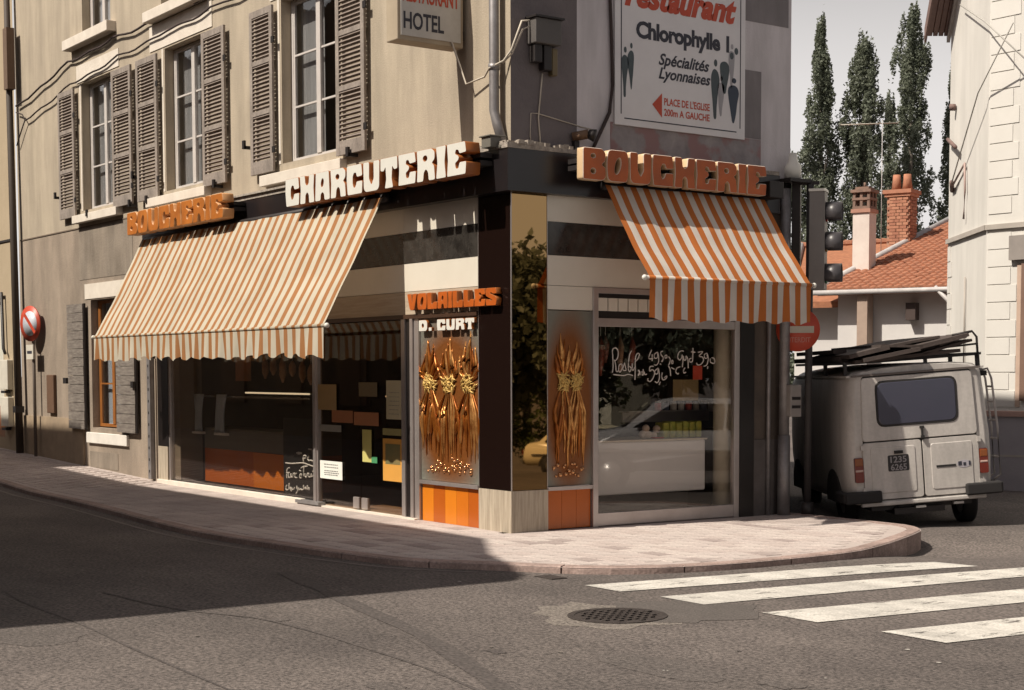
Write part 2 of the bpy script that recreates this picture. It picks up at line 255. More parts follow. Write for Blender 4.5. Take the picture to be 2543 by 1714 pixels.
M_PAVM = [mat('paving_stone_%d' % i, c, 0.9, col2=tuple(x*0.85 for x in c), scale=4, bump=0.4, bscale=60, grain=0.2, gscale=60, blot=(1.6, .8, (1, 1, 1))) for i, c in enumerate([(0.47, 0.405, 0.375), (0.45, 0.38, 0.35), (0.34, 0.28, 0.26), (0.50, 0.435, 0.40)])]
M_KERB = mat('pink_granite_kerb', (0.40, 0.30, 0.265), 0.85, col2=(0.26, 0.185, 0.16), scale=9, fac=0.3, bump=0.6, grain=.2, gscale=40, blot=(1.5, .7, (1, 1, 1)))
def zebra_mat():
    m = mat('worn_white_road_paint', (0.60, 0.57, 0.52), 0.75, col2=(0.48, 0.455, 0.415), scale=5, bump=0.4, bscale=80, grain=0.2, gscale=50, blot=(1.2, .78, (.5, 3, 1)))
    n = m.node_tree; p = n.nodes['Principled BSDF']
    no = n.nodes.new('ShaderNodeTexNoise'); no.inputs['Scale'].default_value = 2.2; no.inputs['Detail'].default_value = 9; no.inputs['Roughness'].default_value = 0.8
    mp = n.nodes.new('ShaderNodeMapping'); mp.inputs['Scale'].default_value = (3, 0.8, 1); tc = n.nodes.new('ShaderNodeTexCoord')
    n.links.new(tc.outputs['Object'], mp.inputs[0]); n.links.new(mp.outputs[0], no.inputs['Vector'])
    rr = n.nodes.new('ShaderNodeMapRange'); rr.inputs[1].default_value = 0.37; rr.inputs[2].default_value = 0.45; n.links.new(no.outputs['Fac'], rr.inputs[0])
    n.links.new(rr.outputs[0], p.inputs['Alpha'])
    return m
M_ZEB = zebra_mat()
G_SHOP = glass_mat('shop_glass', (0.93, 0.91, 0.88), 1.5, 1.15)
G_DOOR = glass_mat('door_glass_brown', (0.72, 0.62, 0.53), 1.5, 1.0)
G_WIN = glass_mat('window_glass', (0.93, 0.93, 0.93), 1.5, 1.0, wob=0.1)
def stripe_mat(name, axis, period, phase, ca, cb, trans=0.3, share=0.5):
    m = bpy.data.materials.new(name); m.use_nodes = True; n = m.node_tree; p = n.nodes['Principled BSDF']; out = n.nodes['Material Output']
    tc = n.nodes.new('ShaderNodeTexCoord'); sp = n.nodes.new('ShaderNodeSeparateXYZ'); n.links.new(tc.outputs['Object'], sp.inputs[0])
    a = n.nodes.new('ShaderNodeMath'); a.operation = 'MULTIPLY_ADD'; a.inputs[1].default_value = 1/period; a.inputs[2].default_value = phase+100; n.links.new(sp.outputs[axis], a.inputs[0])
    b = n.nodes.new('ShaderNodeMath'); b.operation = 'FRACT'; n.links.new(a.outputs[0], b.inputs[0])
    c = n.nodes.new('ShaderNodeMath'); c.operation = 'GREATER_THAN'; c.inputs[1].default_value = 1-share; n.links.new(b.outputs[0], c.inputs[0])
    mx = n.nodes.new('ShaderNodeMix'); mx.data_type = 'RGBA'; mx.inputs['A'].default_value = (*ca, 1); mx.inputs['B'].default_value = (*cb, 1); n.links.new(c.outputs[0], mx.inputs['Factor'])
    g = n.nodes.new('ShaderNodeTexNoise'); g.inputs['Scale'].default_value = 2.5; g.inputs['Detail'].default_value = 5; n.links.new(tc.outputs['Object'], g.inputs['Vector'])
    gr = n.nodes.new('ShaderNodeMapRange'); gr.inputs[1].default_value = 0.3; gr.inputs[2].default_value = 0.7; gr.inputs[3].default_value = 0.86; gr.inputs[4].default_value = 1.04; n.links.new(g.outputs['Fac'], gr.inputs[0])
    vm = n.nodes.new('ShaderNodeVectorMath'); vm.operation = 'SCALE'; n.links.new(mx.outputs['Result'], vm.inputs[0]); n.links.new(gr.outputs[0], vm.inputs['Scale'])
    n.links.new(vm.outputs[0], p.inputs['Base Color']); p.inputs['Roughness'].default_value = 0.9; p.inputs['Specular IOR Level'].default_value = 0.1
    t = n.nodes.new('ShaderNodeBsdfTranslucent'); n.links.new(vm.outputs[0], t.inputs[0]); ms = n.nodes.new('ShaderNodeMixShader'); ms.inputs[0].default_value = trans
    n.links.new(p.outputs[0], ms.inputs[1]); n.links.new(t.outputs[0], ms.inputs[2]); n.links.new(ms.outputs[0], out.inputs[0])
    return m

# ------------------------------------------------------------ ground, road, pavement
def frange(a, b, s):
    o = []; x = a
    while x < b-1e-6: o.append(x); x += s
    return o+[b]
gx = [-900, -300, -120, -60, -30]+frange(-22, 12, 0.4)[0:]+[14, 17, 21, 26, 34, 48, 80, 150, 400, 900]
gy = [-900, -300, -100, -50, -25, -16]+frange(-11, 11, 0.4)+[13, 16, 20, 26, 34, 48, 80, 150, 400, 900]
V = [(x, y, zr(max(x, -17), y)) for y in gy for x in gx]; n_ = len(gx)
F = [(j*n_+i, j*n_+i+1, (j+1)*n_+i+1, (j+1)*n_+i) for j in range(len(gy)-1) for i in range(n_-1)]
road = tag(mesh('road', V, F, M_ASPH, smooth=True), kind='structure')
KL = [(-22, -1.75), (-16, -1.95), (-10.9, -2.12), (-6.6, -2.28), (-2.5, -2.58), (-0.4, -2.44), (0.6, -2.32), (1.5, -2.12), (2.15, -1.68), (2.75, -1.28), (3.12, -0.85), (3.34, -0.25), (3.42, 0.5), (3.38, 1.56), (3.12, 2.3), (2.8, 2.95), (2.5, 3.5), (2.3, 3.78), (2.0, 3.98), (1.6, 4.05), (0, 4.05)]
# smooth the kerb line and cut it in stones
def resample(P, step):
    out = [Vector(P[0])]; acc = 0
    D = []
    for i in range(len(P)-1):
        a, b = Vector(P[i]), Vector(P[i+1]); p0 = Vector(P[max(i-1, 0)]); p3 = Vector(P[min(i+2, len(P)-1)])
        for k in range(12):
            t = k/12; D.append(0.5*((2*a)+(-p0+b)*t+(2*p0-5*a+4*b-p3)*t*t+(-p0+3*a-3*b+p3)*t**3))
    D.append(Vector(P[-1]))
    for i in range(1, len(D)):
        acc += (D[i]-D[i-1]).length
        if acc >= step: out.append(D[i]); acc = 0
    out.append(D[-1]); return out
KP = resample(KL, 0.2)
V = []; F = []
for p in KP: V.append((p.x, p.y, zp(p.x, p.y)-0.002))
n1 = len(V)
for p in KP: V.append((p.x, 0.0 if p.y < 0 and p.x < 0 else (0.0 if p.x < 0 else max(0, min(p.y, 4.05))), zp(p.x, 0)-0.012))
# inner strip: everything between the kerb and the house walls, as quads to the house line
for i in range(n1):
    p = KP[i]
    if p.x < 0 and p.y < 1: q = (p.x, 0.3)
    else: q = (-0.2, max(0.3, min(4.05, p.y)))
    V[n1+i] = (q[0], q[1], zp(q[0], q[1])-0.002)
for i in range(n1-1): F.append((i, i+1, n1+i+1, n1+i))
pave = tag(mesh('pavement', V, F, M_PAV), kind='structure')
# kerb stones
i = 0; st = 5
while i < len(KP)-1:
    j = min(i+st, len(KP)-1); pts = KP[i:j+1]; V = []; F = []
    w_ = 0.15; K = len(pts); h1 = 0.006+0.004*random.random()
    for k, p in enumerate(pts):
        a = KP[max(i+k-1, 0)]; b = KP[min(i+k+1, len(KP)-1)]; d = (b-a).normalized(); nn = Vector((-d.y, d.x))
        pp = p.copy()
        if k == 0: pp = p+d*0.008
        if k == K-1: pp = p-d*0.008
        z = zp(pp.x, pp.y)+h1; zb = zr(pp.x, pp.y)-0.1
        q = pp+nn*w_
        V += [(pp.x, pp.y, zb), (pp.x-d.x*0, pp.y, z-0.018), (pp.x+nn.x*0.018, pp.y+nn.y*0.018, z), (q.x, q.y, z), (q.x, q.y, zb)]
    for k in range(K-1):
        for a in range(4): F.append((k*5+a, (k+1)*5+a, (k+1)*5+a+1, k*5+a+1))
    F.append((0, 1, 2, 3, 4)); F.append(tuple((K-1)*5+a for a in (4, 3, 2, 1, 0)))
    mesh('kerb_stone', V, F, M_KERB, pave); i = j
# paving stones: rows parallel to the right-hand shop front, in running bond
def inside(x, y):
    c = False; P = [(p.x, p.y) for p in KP]+[(-22, 0), (-22, 0)]
    # polygon: kerb then house line
    P = [(p.x, p.y) for p in KP]+[(0, 0), (-22, 0)]
    j = len(P)-1
    for i in range(len(P)):
        if (P[i][1] > y) != (P[j][1] > y) and x < (P[j][0]-P[i][0])*(y-P[i][1])/(P[j][1]-P[i][1])+P[i][0]: c = not c
        j = i
    return c
def far_kerb(x, y, d=0.17):
    return all(inside(x+a, y+b) for a, b in ((d, 0), (-d, 0), (0, d), (0, -d)) if not (x+a < 0.02 and y+b > -0.02))
ps = [bpy.data.meshes.new('paving_stone') for _ in M_PAVM]
for k, me in enumerate(ps):
    a, b, h, e = 0.146, 0.0965, 0.016, 0.004
    me.from_pydata([(-a, -b, 0), (a, -b, 0), (a, b, 0), (-a, b, 0), (-a+e, -b+e, h), (a-e, -b+e, h), (a-e, b-e, h), (-a+e, b-e, h), (-a, -b, h-e), (a, -b, h-e), (a, b, h-e), (-a, b, h-e)], [],
                   [(0, 1, 9, 8), (1, 2, 10, 9), (2, 3, 11, 10), (3, 0, 8, 11), (8, 9, 5, 4), (9, 10, 6, 5), (10, 11, 7, 6), (11, 8, 4, 7), (4, 5, 6, 7)])
    me.materials.append(M_PAVM[k])
cand = []
for j in range(-14, 22):
    for i in range(-75, 14):
        x = i*0.30+(0.15 if j % 2 else 0); y = j*0.20
        if y > -0.1 and x < 0.2: continue
        if all(far_kerb(x+a, y+b, 0.15) for a, b in ((-.145, -.095), (.145, -.095), (.145, .095), (-.145, .095))): cand.append((x, y))
cand.sort(key=lambda c: (c[0]-13.7)**2+(c[1]+9.3)**2)
SV = []; SF = []
for k, (x, y) in enumerate(cand):
    q = random.choices([0, 1, 2, 3], [5, 4, 1.4, 4])[0]; z = zp(x, y)-0.013+random.uniform(-0.0015, 0.0015)
    if k < 300: place('paving_stone', ps[q], pave, (x, y, z), (random.uniform(-.004, .004), random.uniform(-.004, .004), random.uniform(-.01, .01)))
    else:
        b0 = len(SV); SV += [(v.co.x+x, v.co.y+y, v.co.z+z) for v in ps[0].vertices]; SF += [tuple(i_+b0 for i_ in p.vertices) for p in ps[0].polygons]
tag(mesh('paving_stone', SV, SF, M_PAVM[1], pave), kind='stuff')
def strip(name, pts, w_, m, parent, dz=0.004, zf=zr):
    P = resample(pts, 0.25); V = []; F = []
    for k, p in enumerate(P):
        a = P[max(k-1, 0)]; b = P[min(k+1, len(P)-1)]; d = (b-a).normalized(); nn = Vector((-d.y, d.x)); ww = w_*random.uniform(0.7, 1.25)
        for s in (1, -1): q = p+nn*ww/2*s; V.append((q.x, q.y, zf(q.x, q.y)+dz))
    for k in range(len(P)-1): F.append((2*k, 2*k+1, 2*k+3, 2*k+2))
    return mesh(name, V, F, m, parent)
strip('tar_seam', [(1.2, -3.2), (1.93, -3.35), (3.49, -3.68), (4.82, -3.96), (6.21, -4.39), (6.82, -4.61), (8.5, -5.2)], 0.13, M_TAR, road)
strip('crack', [(1.0, -5.5), (1.81, -5.58), (2.98, -5.59), (4.28, -5.67), (5.9, -5.73), (8, -5.8)], 0.022, M_TAR, road)
strip('crack', [(1.5, -4.9), (2.37, -4.84), (2.96, -4.71), (3.46, -4.5), (4.35, -4.46), (5.5, -4.51), (5.94, -4.55), (7.5, -4.8)], 0.03, M_TAR, road)
strip('gutter_joint', [(-16, -2.15), (-10.9, -2.32), (-6.6, -2.48), (-2.5, -2.78), (-0.4, -2.64), (0.6, -2.5), (1.5, -2.28), (2.2, -1.85)], 0.05, mat('pale_gutter', (0.20, 0.17, 0.155), 0.9), road)
def zbar(x0, x1, y0, x0b, x1b, y1):
    V = []; F = []; N = 14
    for k in range(N+1):
        t = k/N; y = y0+(y1-y0)*t
        for a, b in ((x0, x0b), (x1, x1b)):
            x = a+(b-a)*t; V.append((x, y, zr(x, y)+0.006))
    for k in range(N): F.append((2*k, 2*k+1, 2*k+3, 2*k+2))
    mesh('zebra_stripe', V, F, M_ZEB, road)
for b in ZB: zbar(*b)
# manhole and drain
mh = thing('manhole_cover', (4.9, -2.4, zr(4.9, -2.4)+0.003), 'round dark cast iron manhole cover set in the worn asphalt of the road', 'manhole cover')
V = []; F = []
for rr, zz in ((0.36, 0.0), (0.36, 0.006), (0.31, 0.006), (0.31, 0.002), (0.0001, 0.004)):
    for k in range(28): V.append((4.9+rr*cos(k*pi/14), -2.4+rr*sin(k*pi/14), mh.location.z+zz))
for a in range(4):
    for k in range(28): F.append((a*28+k, a*28+(k+1) % 28, (a+1)*28+(k+1) % 28, (a+1)*28+k))
M_IRON = mat('cast_iron', (0.075, 0.062, 0.056), 0.7, metal=0.3, col2=(0.035, 0.028, 0.026), scale=20)
mesh('frame_ring', V, F, M_IRON, mh)
STUD = [(4.9+a*0.07-0.02, 4.9+a*0.07+0.02, -2.4+b*0.07-0.02, -2.4+b*0.07+0.02, mh.location.z+0.003, mh.location.z+0.012) for a in range(-4, 5) for b in range(-4, 5) if a*a+b*b < 17]
tag(boxes('stud_grid', STUD, M_IRON, mh), kind='stuff')
pt = []
for k in range(18): pt.append((5.0+0.55*cos(k*pi/9)*(1+0.2*sin(k*2.1)), -1.85+0.55*sin(k*pi/9)*(1+0.15*cos(k*3.3))))
mesh('asphalt_patch', [(x, y, zr(x, y)+0.003) for x, y in pt], [tuple(range(18))], mat('dusty_asphalt', (0.10, 0.086, 0.078), 0.93, grain=0.3, gscale=50, bump=0.6, bscale=70), road)
def blob(name, cx, cy, rx, ry, seed, m, dz=.003, n=22, rough=.25):
    rnd = random.Random(seed); R_ = [1+rnd.uniform(-rough, rough) for _ in range(n)]; V = [(cx, cy, zr(cx, cy)+dz)]+[(cx+rx*R_[k]*cos(2*pi*k/n), cy+ry*R_[k]*sin(2*pi*k/n), zr(cx+rx*R_[k]*cos(2*pi*k/n), cy+ry*R_[k]*sin(2*pi*k/n))+dz) for k in range(n)]
    return mesh(name, V, [(0, 1+k, 1+(k+1) % n) for k in range(n)], m, road)
M_AS2 = mat('dark_asphalt_patch', (.105, .089, .081), .93, col2=(.08, .068, .062), grain=.5, gscale=38, bump=.8, bscale=90); M_AS3 = mat('pale_worn_asphalt', (.20, .175, .15), .93, col2=(.13, .11, .098), scale=6, fac=.1, grain=.5, gscale=38, bump=.8, bscale=90)
blob('worn_ring', 4.86, -2.42, .62, .50, 3, M_AS3, .0015)
blob('oil_stain', 7.4, -3.2, .16, .10, 5, M_AS2); blob('oil_stain', 6.2, -5.0, .20, .09, 6, M_AS2); blob('oil_stain', 3.6, -4.4, .10, .07, 7, M_AS2); blob('oil_stain', 5.6, -3.9, .09, .05, 8, M_TAR)
blob('asphalt_patch', 6.6, -3.4, .55, .22, 9, M_AS2, .002, rough=.12); blob('asphalt_patch', 3.2, -6.0, .5, .3, 10, M_AS2, .002, rough=.12)
rnd_ = random.Random(77)
for k in range(26):
    x, y = rnd_.uniform(2.2, 8), rnd_.uniform(-5.5, -1.7); s = rnd_.uniform(.008, .022)
    blob('road_grit', x, y, s, s*.8, 100+k, (M_AS3, mat('pale_litter', (.45, .42, .38), .9), M_AS2)[k % 3], .005, 6)
dr = tag(boxes('road_drain', [(2.74, 3.0, -1.62, -1.46, zr(2.9, -1.5)-0.01, zr(2.9, -1.5)+0.008)], M_IRON), 'small dark iron drain plate near the kerb at the street corner', 'drain cover')
def proot(name, L, m, parent, loc, bev=0.0):            # a part with sub-parts: mesh in local coordinates, placed at loc
    o = boxes(name, L, m, parent, local=True, bev=bev); o.location = loc; WL[o.name] = Vector((0, 0, 0)); return o
# ------------------------------------------------------------ corner building
bd = thing('corner_building', (0, 0, 0), 'cream and grey rendered corner house with a black fronted butcher shop on its ground floor', 'building')
TOP = 9.8
WINU = [(-12.80, -11.30), (-9.20, -7.72), (-5.30, -3.75)]
holesL = [(a, b, 4.45, 6.55) for a, b in WINU]+[(-12.7, -11.4, 7.32, 9.2), (-9.3, -7.8, 7.15, 9.1), (-5.3, -3.8, 7.6, 9.3), (-12.55, -11.15, 0.82, 2.95), (-9.55, 0.001, -0.3, 3.62)]
up = [h for h in holesL]
def half(u0, u1, v0, v1, m, nm, fr=FL(0)):
    hs_ = [h for h in up if h[0] >= u0-0.01 and h[1] <= u1+0.01 and h[3] > v0 and h[2] < v1]
    v, fc = wallgrid(u0, u1, v0, v1, [(max(h[0], u0), min(h[1], u1), max(h[2], v0), min(h[3], v1)) for h in hs_], fr, 0.22)
    return mesh(nm, v, fc, m, bd)
half(-16.3, -9.6, 4.17, TOP, M_CREAM, 'wall'); half(-16.3, -9.6, -0.4, 4.17, M_GREYR, 'wall')
half(-9.6, 0, 3.62, TOP, M_CREAM, 'wall')
up = []
# right hand side: dark render by the corner, white paint further on, grey patches
v, fc = wallgrid(0, 0.85, 3.62, TOP, [], FR(0), 0); mesh('wall', v, fc, M_DARKR, bd)
v, fc = wallgrid(0.85, 3.95, 3.62, TOP, [], FR(0), 0); mesh('wall', v, fc, M_WHITER, bd)
boxes('paint_patch', [(0, 0.004, 3.22, 3.95, 5.80, TOP)], mat('grey_patch', (0.18, 0.165, 0.17), 0.9, col2=(0.22, 0.20, 0.205), scale=2, blot=(2, .85, (2, 2, .5))), bd)
boxes('paint_patch', [(0, 0.004, 3.22, 3.52, 4.46, 5.24)], _m['grey_patch'], bd)
def poster_rest():
    m = mat('torn_poster_remains', (0.19, 0.17, 0.18), 0.9, col2=(0.34, 0.31, 0.31), scale=3.5, fac=0.45)
    n = m.node_tree; p = n.nodes['Principled BSDF']; src = p.inputs['Base Color'].links[0].from_socket
    no = n.nodes.new('ShaderNodeTexNoise'); no.inputs['Scale'].default_value = 3.0; no.inputs['Detail'].default_value = 8
    tc = n.nodes.new('ShaderNodeTexCoord'); mp = n.nodes.new('ShaderNodeMapping'); mp.inputs['Location'].default_value = (3, 1, 5); n.links.new(tc.outputs['Object'], mp.inputs[0]); n.links.new(mp.outputs[0], no.inputs[0])
    r = n.nodes.new('ShaderNodeMapRange'); r.inputs[1].default_value = 0.50; r.inputs[2].default_value = 0.58; n.links.new(no.outputs[0], r.inputs[0])
    mx = n.nodes.new('ShaderNodeMix'); mx.data_type = 'RGBA'; mx.inputs['B'].default_value = (0.27, 0.165, 0.165, 1); n.links.new(src, mx.inputs['A']); n.links.new(r.outputs[0], mx.inputs['Factor']); n.links.new(mx.outputs['Result'], p.inputs['Base Color'])
    return m
boxes('paint_patch', [(0, 0.004, 1.3, 3.52, 3.9, 4.455)], poster_rest(), bd)
mesh('wall', [(-16.3, 4, -0.4), (-9.6, 4, -0.4), (-9.6, 4, TOP), (-16.3, 4, TOP), (0, 4, -.4), (0, 4, TOP)], [(0, 3, 2, 1), (1, 2, 5, 4)], M_GREYR, bd)
mesh('wall', [(-16.3, 0, -.4), (-16.3, 4, -.4), (-16.3, 4, TOP), (-16.3, 0, TOP)], [(0, 1, 2, 3)], M_GREYR, bd)
mesh('wall', [(0, 3.95, -.4), (0, 4, -.4), (0, 4, TOP), (0, 3.95, TOP)], [(0, 1, 2, 3)], M_WHITER, bd)
M_TILE = mat('clay_roof_tile', (0.36, 0.13, 0.065), 0.85, col2=(0.26, 0.095, 0.05), scale=8, bump=0.3)
mesh('roof', [(-16.8, -.5, TOP), (.5, -.5, TOP), (.5, 4.5, TOP), (-16.8, 4.5, TOP), (-14.5, 2, TOP+1.0), (-1.8, 2, TOP+1.0)], [(0, 3, 2, 1), (0, 1, 5, 4), (1, 2, 5), (2, 3, 4, 5), (3, 0, 4)], M_TILE, bd)
boxes('floor_slab', [(-16.28, -0.02, 0.25, 3.98, 4.0, 4.1)], M_GREYR, bd)
boxes('mortar_ledge', [(-9.9, 0.13, -0.13, 0.0, 4.045, 4.10), (-9.9, -4.75, -0.16, 0, 4.10, 4.125), (0.0, 0.13, 0.0, 3.7, 4.045, 4.09)], mat('crumbled_mortar', (0.42, 0.37, 0.31), 0.95, col2=(0.2, 0.17, 0.15), scale=14, bump=1, bscale=30), bd)
L = []
for k in range(60):
    t = random.random(); s = random.uniform(0.012, 0.04)
    x, y = (random.uniform(-0.6, 0.13), -0.12+random.uniform(0, 0.1)) if t < .3 else (random.uniform(0.01, 0.12), random.uniform(0, 0.85))
    L.append((x-s, x+s, y-s, y+s, 4.09, 4.09+s*random.uniform(.6, 1.6)))
boxes('mortar_crumbs', L, _m['crumbled_mortar'], bd)
# -------- shutters with slats
slat_me = {}
def shutter(x0, x1, z0, z1, name='shutter', frD=0.055):
    w_, h = x1-x0, z1-z0; t = 0.035; st = 0.085; rl = 0.11
    secs = [(0.0, 0.30), (0.335, 0.635), (0.665, 1.0)]
    z0b, z1b = 0.17, h-0.09; Z = [z0b+(z1b-z0b)*q for q in (0, 0.315, 0.35, 0.665, 0.70, 1.0)]
    sh = proot(name, [(0, st, -t, 0, 0, h), (w_-st, w_, -t, 0, 0, h), (st, w_-st, -t, 0, 0, Z[0]), (st, w_-st, -t, 0, Z[1], Z[2]), (st, w_-st, -t, 0, Z[3], Z[4]), (st, w_-st, -t, 0, Z[5], h)], M_SHUT, bd, (x0, -frD, z0), bev=0.004)
    key = round(w_, 2)
    if key not in slat_me:
        o = boxes('slat', [(0, w_-2*st, -0.026, 0.0, -0.012, 0.009)], M_SLAT, sh)
        o.data.transform(Matrix.Rotation(radians(-30), 4, 'X')); slat_me[key] = o.data; bpy.data.objects.remove(o)
    for a, b in ((0, 1), (2, 3), (4, 5)):
        N = 11
        for k in range(N):
            z = Z[a]+(Z[b]-Z[a])*(k+0.55)/N
            place('slat', slat_me[key], sh, (st, -0.004, z))
    for z in (0.28, h-0.45): boxes('hinge', [(-0.04 if x0 > -100 else 0, 0.0, -0.03, 0.03, z-0.05, z+0.05)] if False else [(w_-0.02, w_+0.05, -t-0.004, -t+0.01, z-0.04, z+0.04)], M_DKMET, sh)
    return sh
for a, b in ((-13.75, -12.97), (-11.20, -10.38), (-10.15, -9.33), (-7.66, -6.9), (-6.08, -5.40), (-3.66, -2.95)):
    shutter(a, b, 4.36, 6.50)
# shutter stops
for x, z in ((-13.85, 4.75), (-6.2, 4.75), (-10.25, 4.75), (-10.4, 4.33), (-12.3, 4.33), (-3.3, 4.34), (-7.2, 4.33), (-9.7, 4.33)):
    boxes('shutter_stop', [(x-0.03, x+0.03, -0.13, 0.0, z-0.02, z+0.02), (x-0.03, x+0.03, -0.14, -0.11, z-0.02, z+0.09)], M_DKMET, bd)
M_CURT = mat('grey_net_curtain', (0.30, 0.30, 0.30), 0.95, col2=(0.20, 0.20, 0.20), scale=3, stretch=(6, 1, .4))
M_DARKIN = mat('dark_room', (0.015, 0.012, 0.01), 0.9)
M_BLUEC = mat('pale_blue_net_curtain', (0.42, 0.46, 0.50), 0.95, col2=(0.30, 0.34, 0.38), stretch=(6, 1, .4))
def casement(a, b, z0, z1, D, mf, parent=bd, leaf=3, curt=M_CURT, cw=1.0):
    w_, h = b-a, z1-z0
    wn = proot('window', [(0, .045, 0, .05, 0, h), (w_-.045, w_, 0, .05, 0, h), (.045, w_-.045, 0, .05, 0, .05), (.045, w_-.045, 0, .05, h-.05, h),
        (w_/2-.055, w_/2+.055, -.012, .04, .05, h-.05), (.045, .085, .005, .04, .05, h-.05), (w_-.085, w_-.045, .005, .04, .05, h-.05)], mf, parent, (a, D, z0), bev=0.003)
    for s0, s1 in ((.085, w_/2-.055), (w_/2+.055, w_-.085)):
        for k in range(1, leaf):
            z = .05+(h-.1)*k/leaf; boxes('glazing_bar', [(s0, s1, .005, .035, z-.012, z+.012)], mf, wn)
        for k in range(leaf):
            z = .05+(h-.1)*k/leaf; q = .05+(h-.1)*(k+1)/leaf
            boxes('pane', [(s0, s1, .018, .022, z+.013, q-.013)], G_WIN, wn)
    boxes('curtain', [(0.05, 0.05+(w_-.1)*cw, .12, .125, 0.03, h-0.02)], curt, wn)
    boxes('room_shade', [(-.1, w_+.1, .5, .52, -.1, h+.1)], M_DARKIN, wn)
for k, (a, b) in enumerate(WINU): casement(a+0.01, b-0.01, 4.47, 6.54, 0.14, M_WFRAME, cw=(1, 1, 0.45)[k])
for a, b, c, d in ((-12.7, -11.4, 7.32, 9.2), (-9.3, -7.8, 7.15, 9.1), (-5.3, -3.8, 7.6, 9.3)): casement(a+.01, b-.01, c+.02, d, 0.14, M_WFRAME)
for x0, x1, z0, z1, d in ((-13.05, -11.0, 4.24, 4.37, .12), (-9.75, -7.55, 4.24, 4.37, .12), (-5.8, -3.55, 4.19, 4.33, .10), (-13.25, -11.15, 7.14, 7.30, .16), (-9.65, -7.55, 6.98, 7.13, .16)):
    boxes('sill', [(x0, x1, -d, 0.0, z0, z1)], M_WHITE, bd, bev=0.006)
for x0, x1, z0, z1 in ((-13.0, -11.05, 6.58, 6.86), (-9.75, -7.45, 6.58, 6.96), (-5.6, -3.5, 6.58, 6.9), (-12.8, -10.75, 2.97, 3.22)):
    boxes('lintel', [(x0, x1, -0.012, 0.03, z0, z1)], M_WHITE, bd)
for x in (-12.82, -9.24, -5.34): boxes('window_jamb', [(x-.06, x, -0.006, 0.02, 4.45, 6.56)], M_WHITE, bd)
# ground floor window with plank shutters
casement(-12.54, -11.16, 0.84, 2.94, 0.12, M_OAK, leaf=3, curt=M_BLUEC)
boxes('sill', [(-12.75, -10.9, -0.05, 0.0, 0.56, 0.74)], mat('patched_white_plaster', (0.72, 0.68, 0.62), .9), bd, bev=.01)
for x0, x1 in ((-13.5, -12.72), (-11.22, -10.42)):
    n = 14; h = 2.12/n; sh = proot('plank_shutter', [(x1-x0-.0, x1-x0+.03, -.02, 0.01, 0, 2.12), (.02, x1-x0-.02, 0.001, .02, .3, .4), (.02, x1-x0-.02, 0.001, .02, 1.7, 1.8)], M_DKMET, bd, (x0, -0.05, 0.78))
    for k in range(n): boxes('board', [(0, x1-x0, -0.03-random.uniform(0, .008), 0, k*h+.004, (k+1)*h-.004)], M_OLDWOOD, sh)
boxes('shutter_stop', [(-13.66, -13.5, -.12, -.02, 1.55, 1.65)], M_DKMET, bd); boxes('shutter_stop', [(-10.5, -10.4, -.12, -.08, 1.5, 1.6)], M_DKMET, bd)
boxes('cement_patch', [(-13.05, -10.6, -.006, 0, 3.3, 4.16)], mat('rough_cement_patch', (.27, .225, .18), .95, col2=(.19, .155, .12), scale=2, fac=.3, bump=.6, bscale=30, blot=(1.5, .7, (2, 2, .5))), bd); boxes('damp_patch', [(-12.7, -11.4, -.006, 0, .15, .42)], _m['rough_cement_patch'], bd)
# grooved line and string marks on the wall
boxes('wall_seam', [(-16.2, -9.9, -0.012, 0.0, 4.165, 4.185)], mat('seam', (.16, .12, .09), .9), bd)
boxes('base_band', [(-16.3, -12.95, -0.03, 0.0, -0.2, 0.95)], mat('ochre_base', (0.36, 0.27, 0.18), .9, col2=(.25, .19, .13)), bd)
# -------- shop front, left side
boxes('stone_jamb', [(-9.98, -9.72, -0.02, .05, 0.0, 1.95)], M_GREYR, bd)
rail = proot('guide_rail', [(-0.09, 0.03, -.03, .03, 0.1, 2.4)], M_ZINC, bd, (-9.8, -0.06, 0))
for k in range(12): boxes('slot', [(-0.05, -0.02, -.034, -.03, 0.2+k*.18, 0.24+k*.18)], M_DKMET, rail)
boxes('pilaster', [(-9.62, -9.22, -.03, .12, 0.62, 3.62)], M_BLACK, bd)
boxes('pilaster_base', [(-9.60, -9.24, -.035, .12, 0.03, 0.62)], M_TRAV, bd)
def bands(u0, u1, fr, suffix, dark=False):
    for (a, b), m, nm, d in (((3.335, 3.62), M_PANEL, 'cream_panel', 0), ((2.985, 3.33), M_BLACKM, 'black_panel', 0.004), ((2.665, 2.98), M_PANEL, 'cream_panel', 0)):
        p0 = fr(u0, a, 0.0+d); p1 = fr(u1, b, -0.1)
        boxes(nm, [(min(p0.x, p1.x), max(p0.x, p1.x), min(p0.y, p1.y), max(p0.y, p1.y), a, b)], m, bd)
bands(-9.22, -2.2, FL(0), ''); bands(-2.195, -0.625, FL(0), '')
boxes('travertine_board', [(-9.22, -2.2, 0, .1, 2.40, 2.66)], M_PLANK, bd); boxes('travertine_board', [(-2.195, -0.625, 0, .1, 2.40, 2.66)], M_PLANK, bd)
boxes('head_rail', [(-9.22, -0.625, -.03, .08, 2.35, 2.40)], M_WOOD, bd)
bands(0.465, 3.2, FR(0), '')
boxes('cream_panel', [(-.1, 0, 0.465, 1.06, 2.41, 2.66)], M_PANEL, bd)
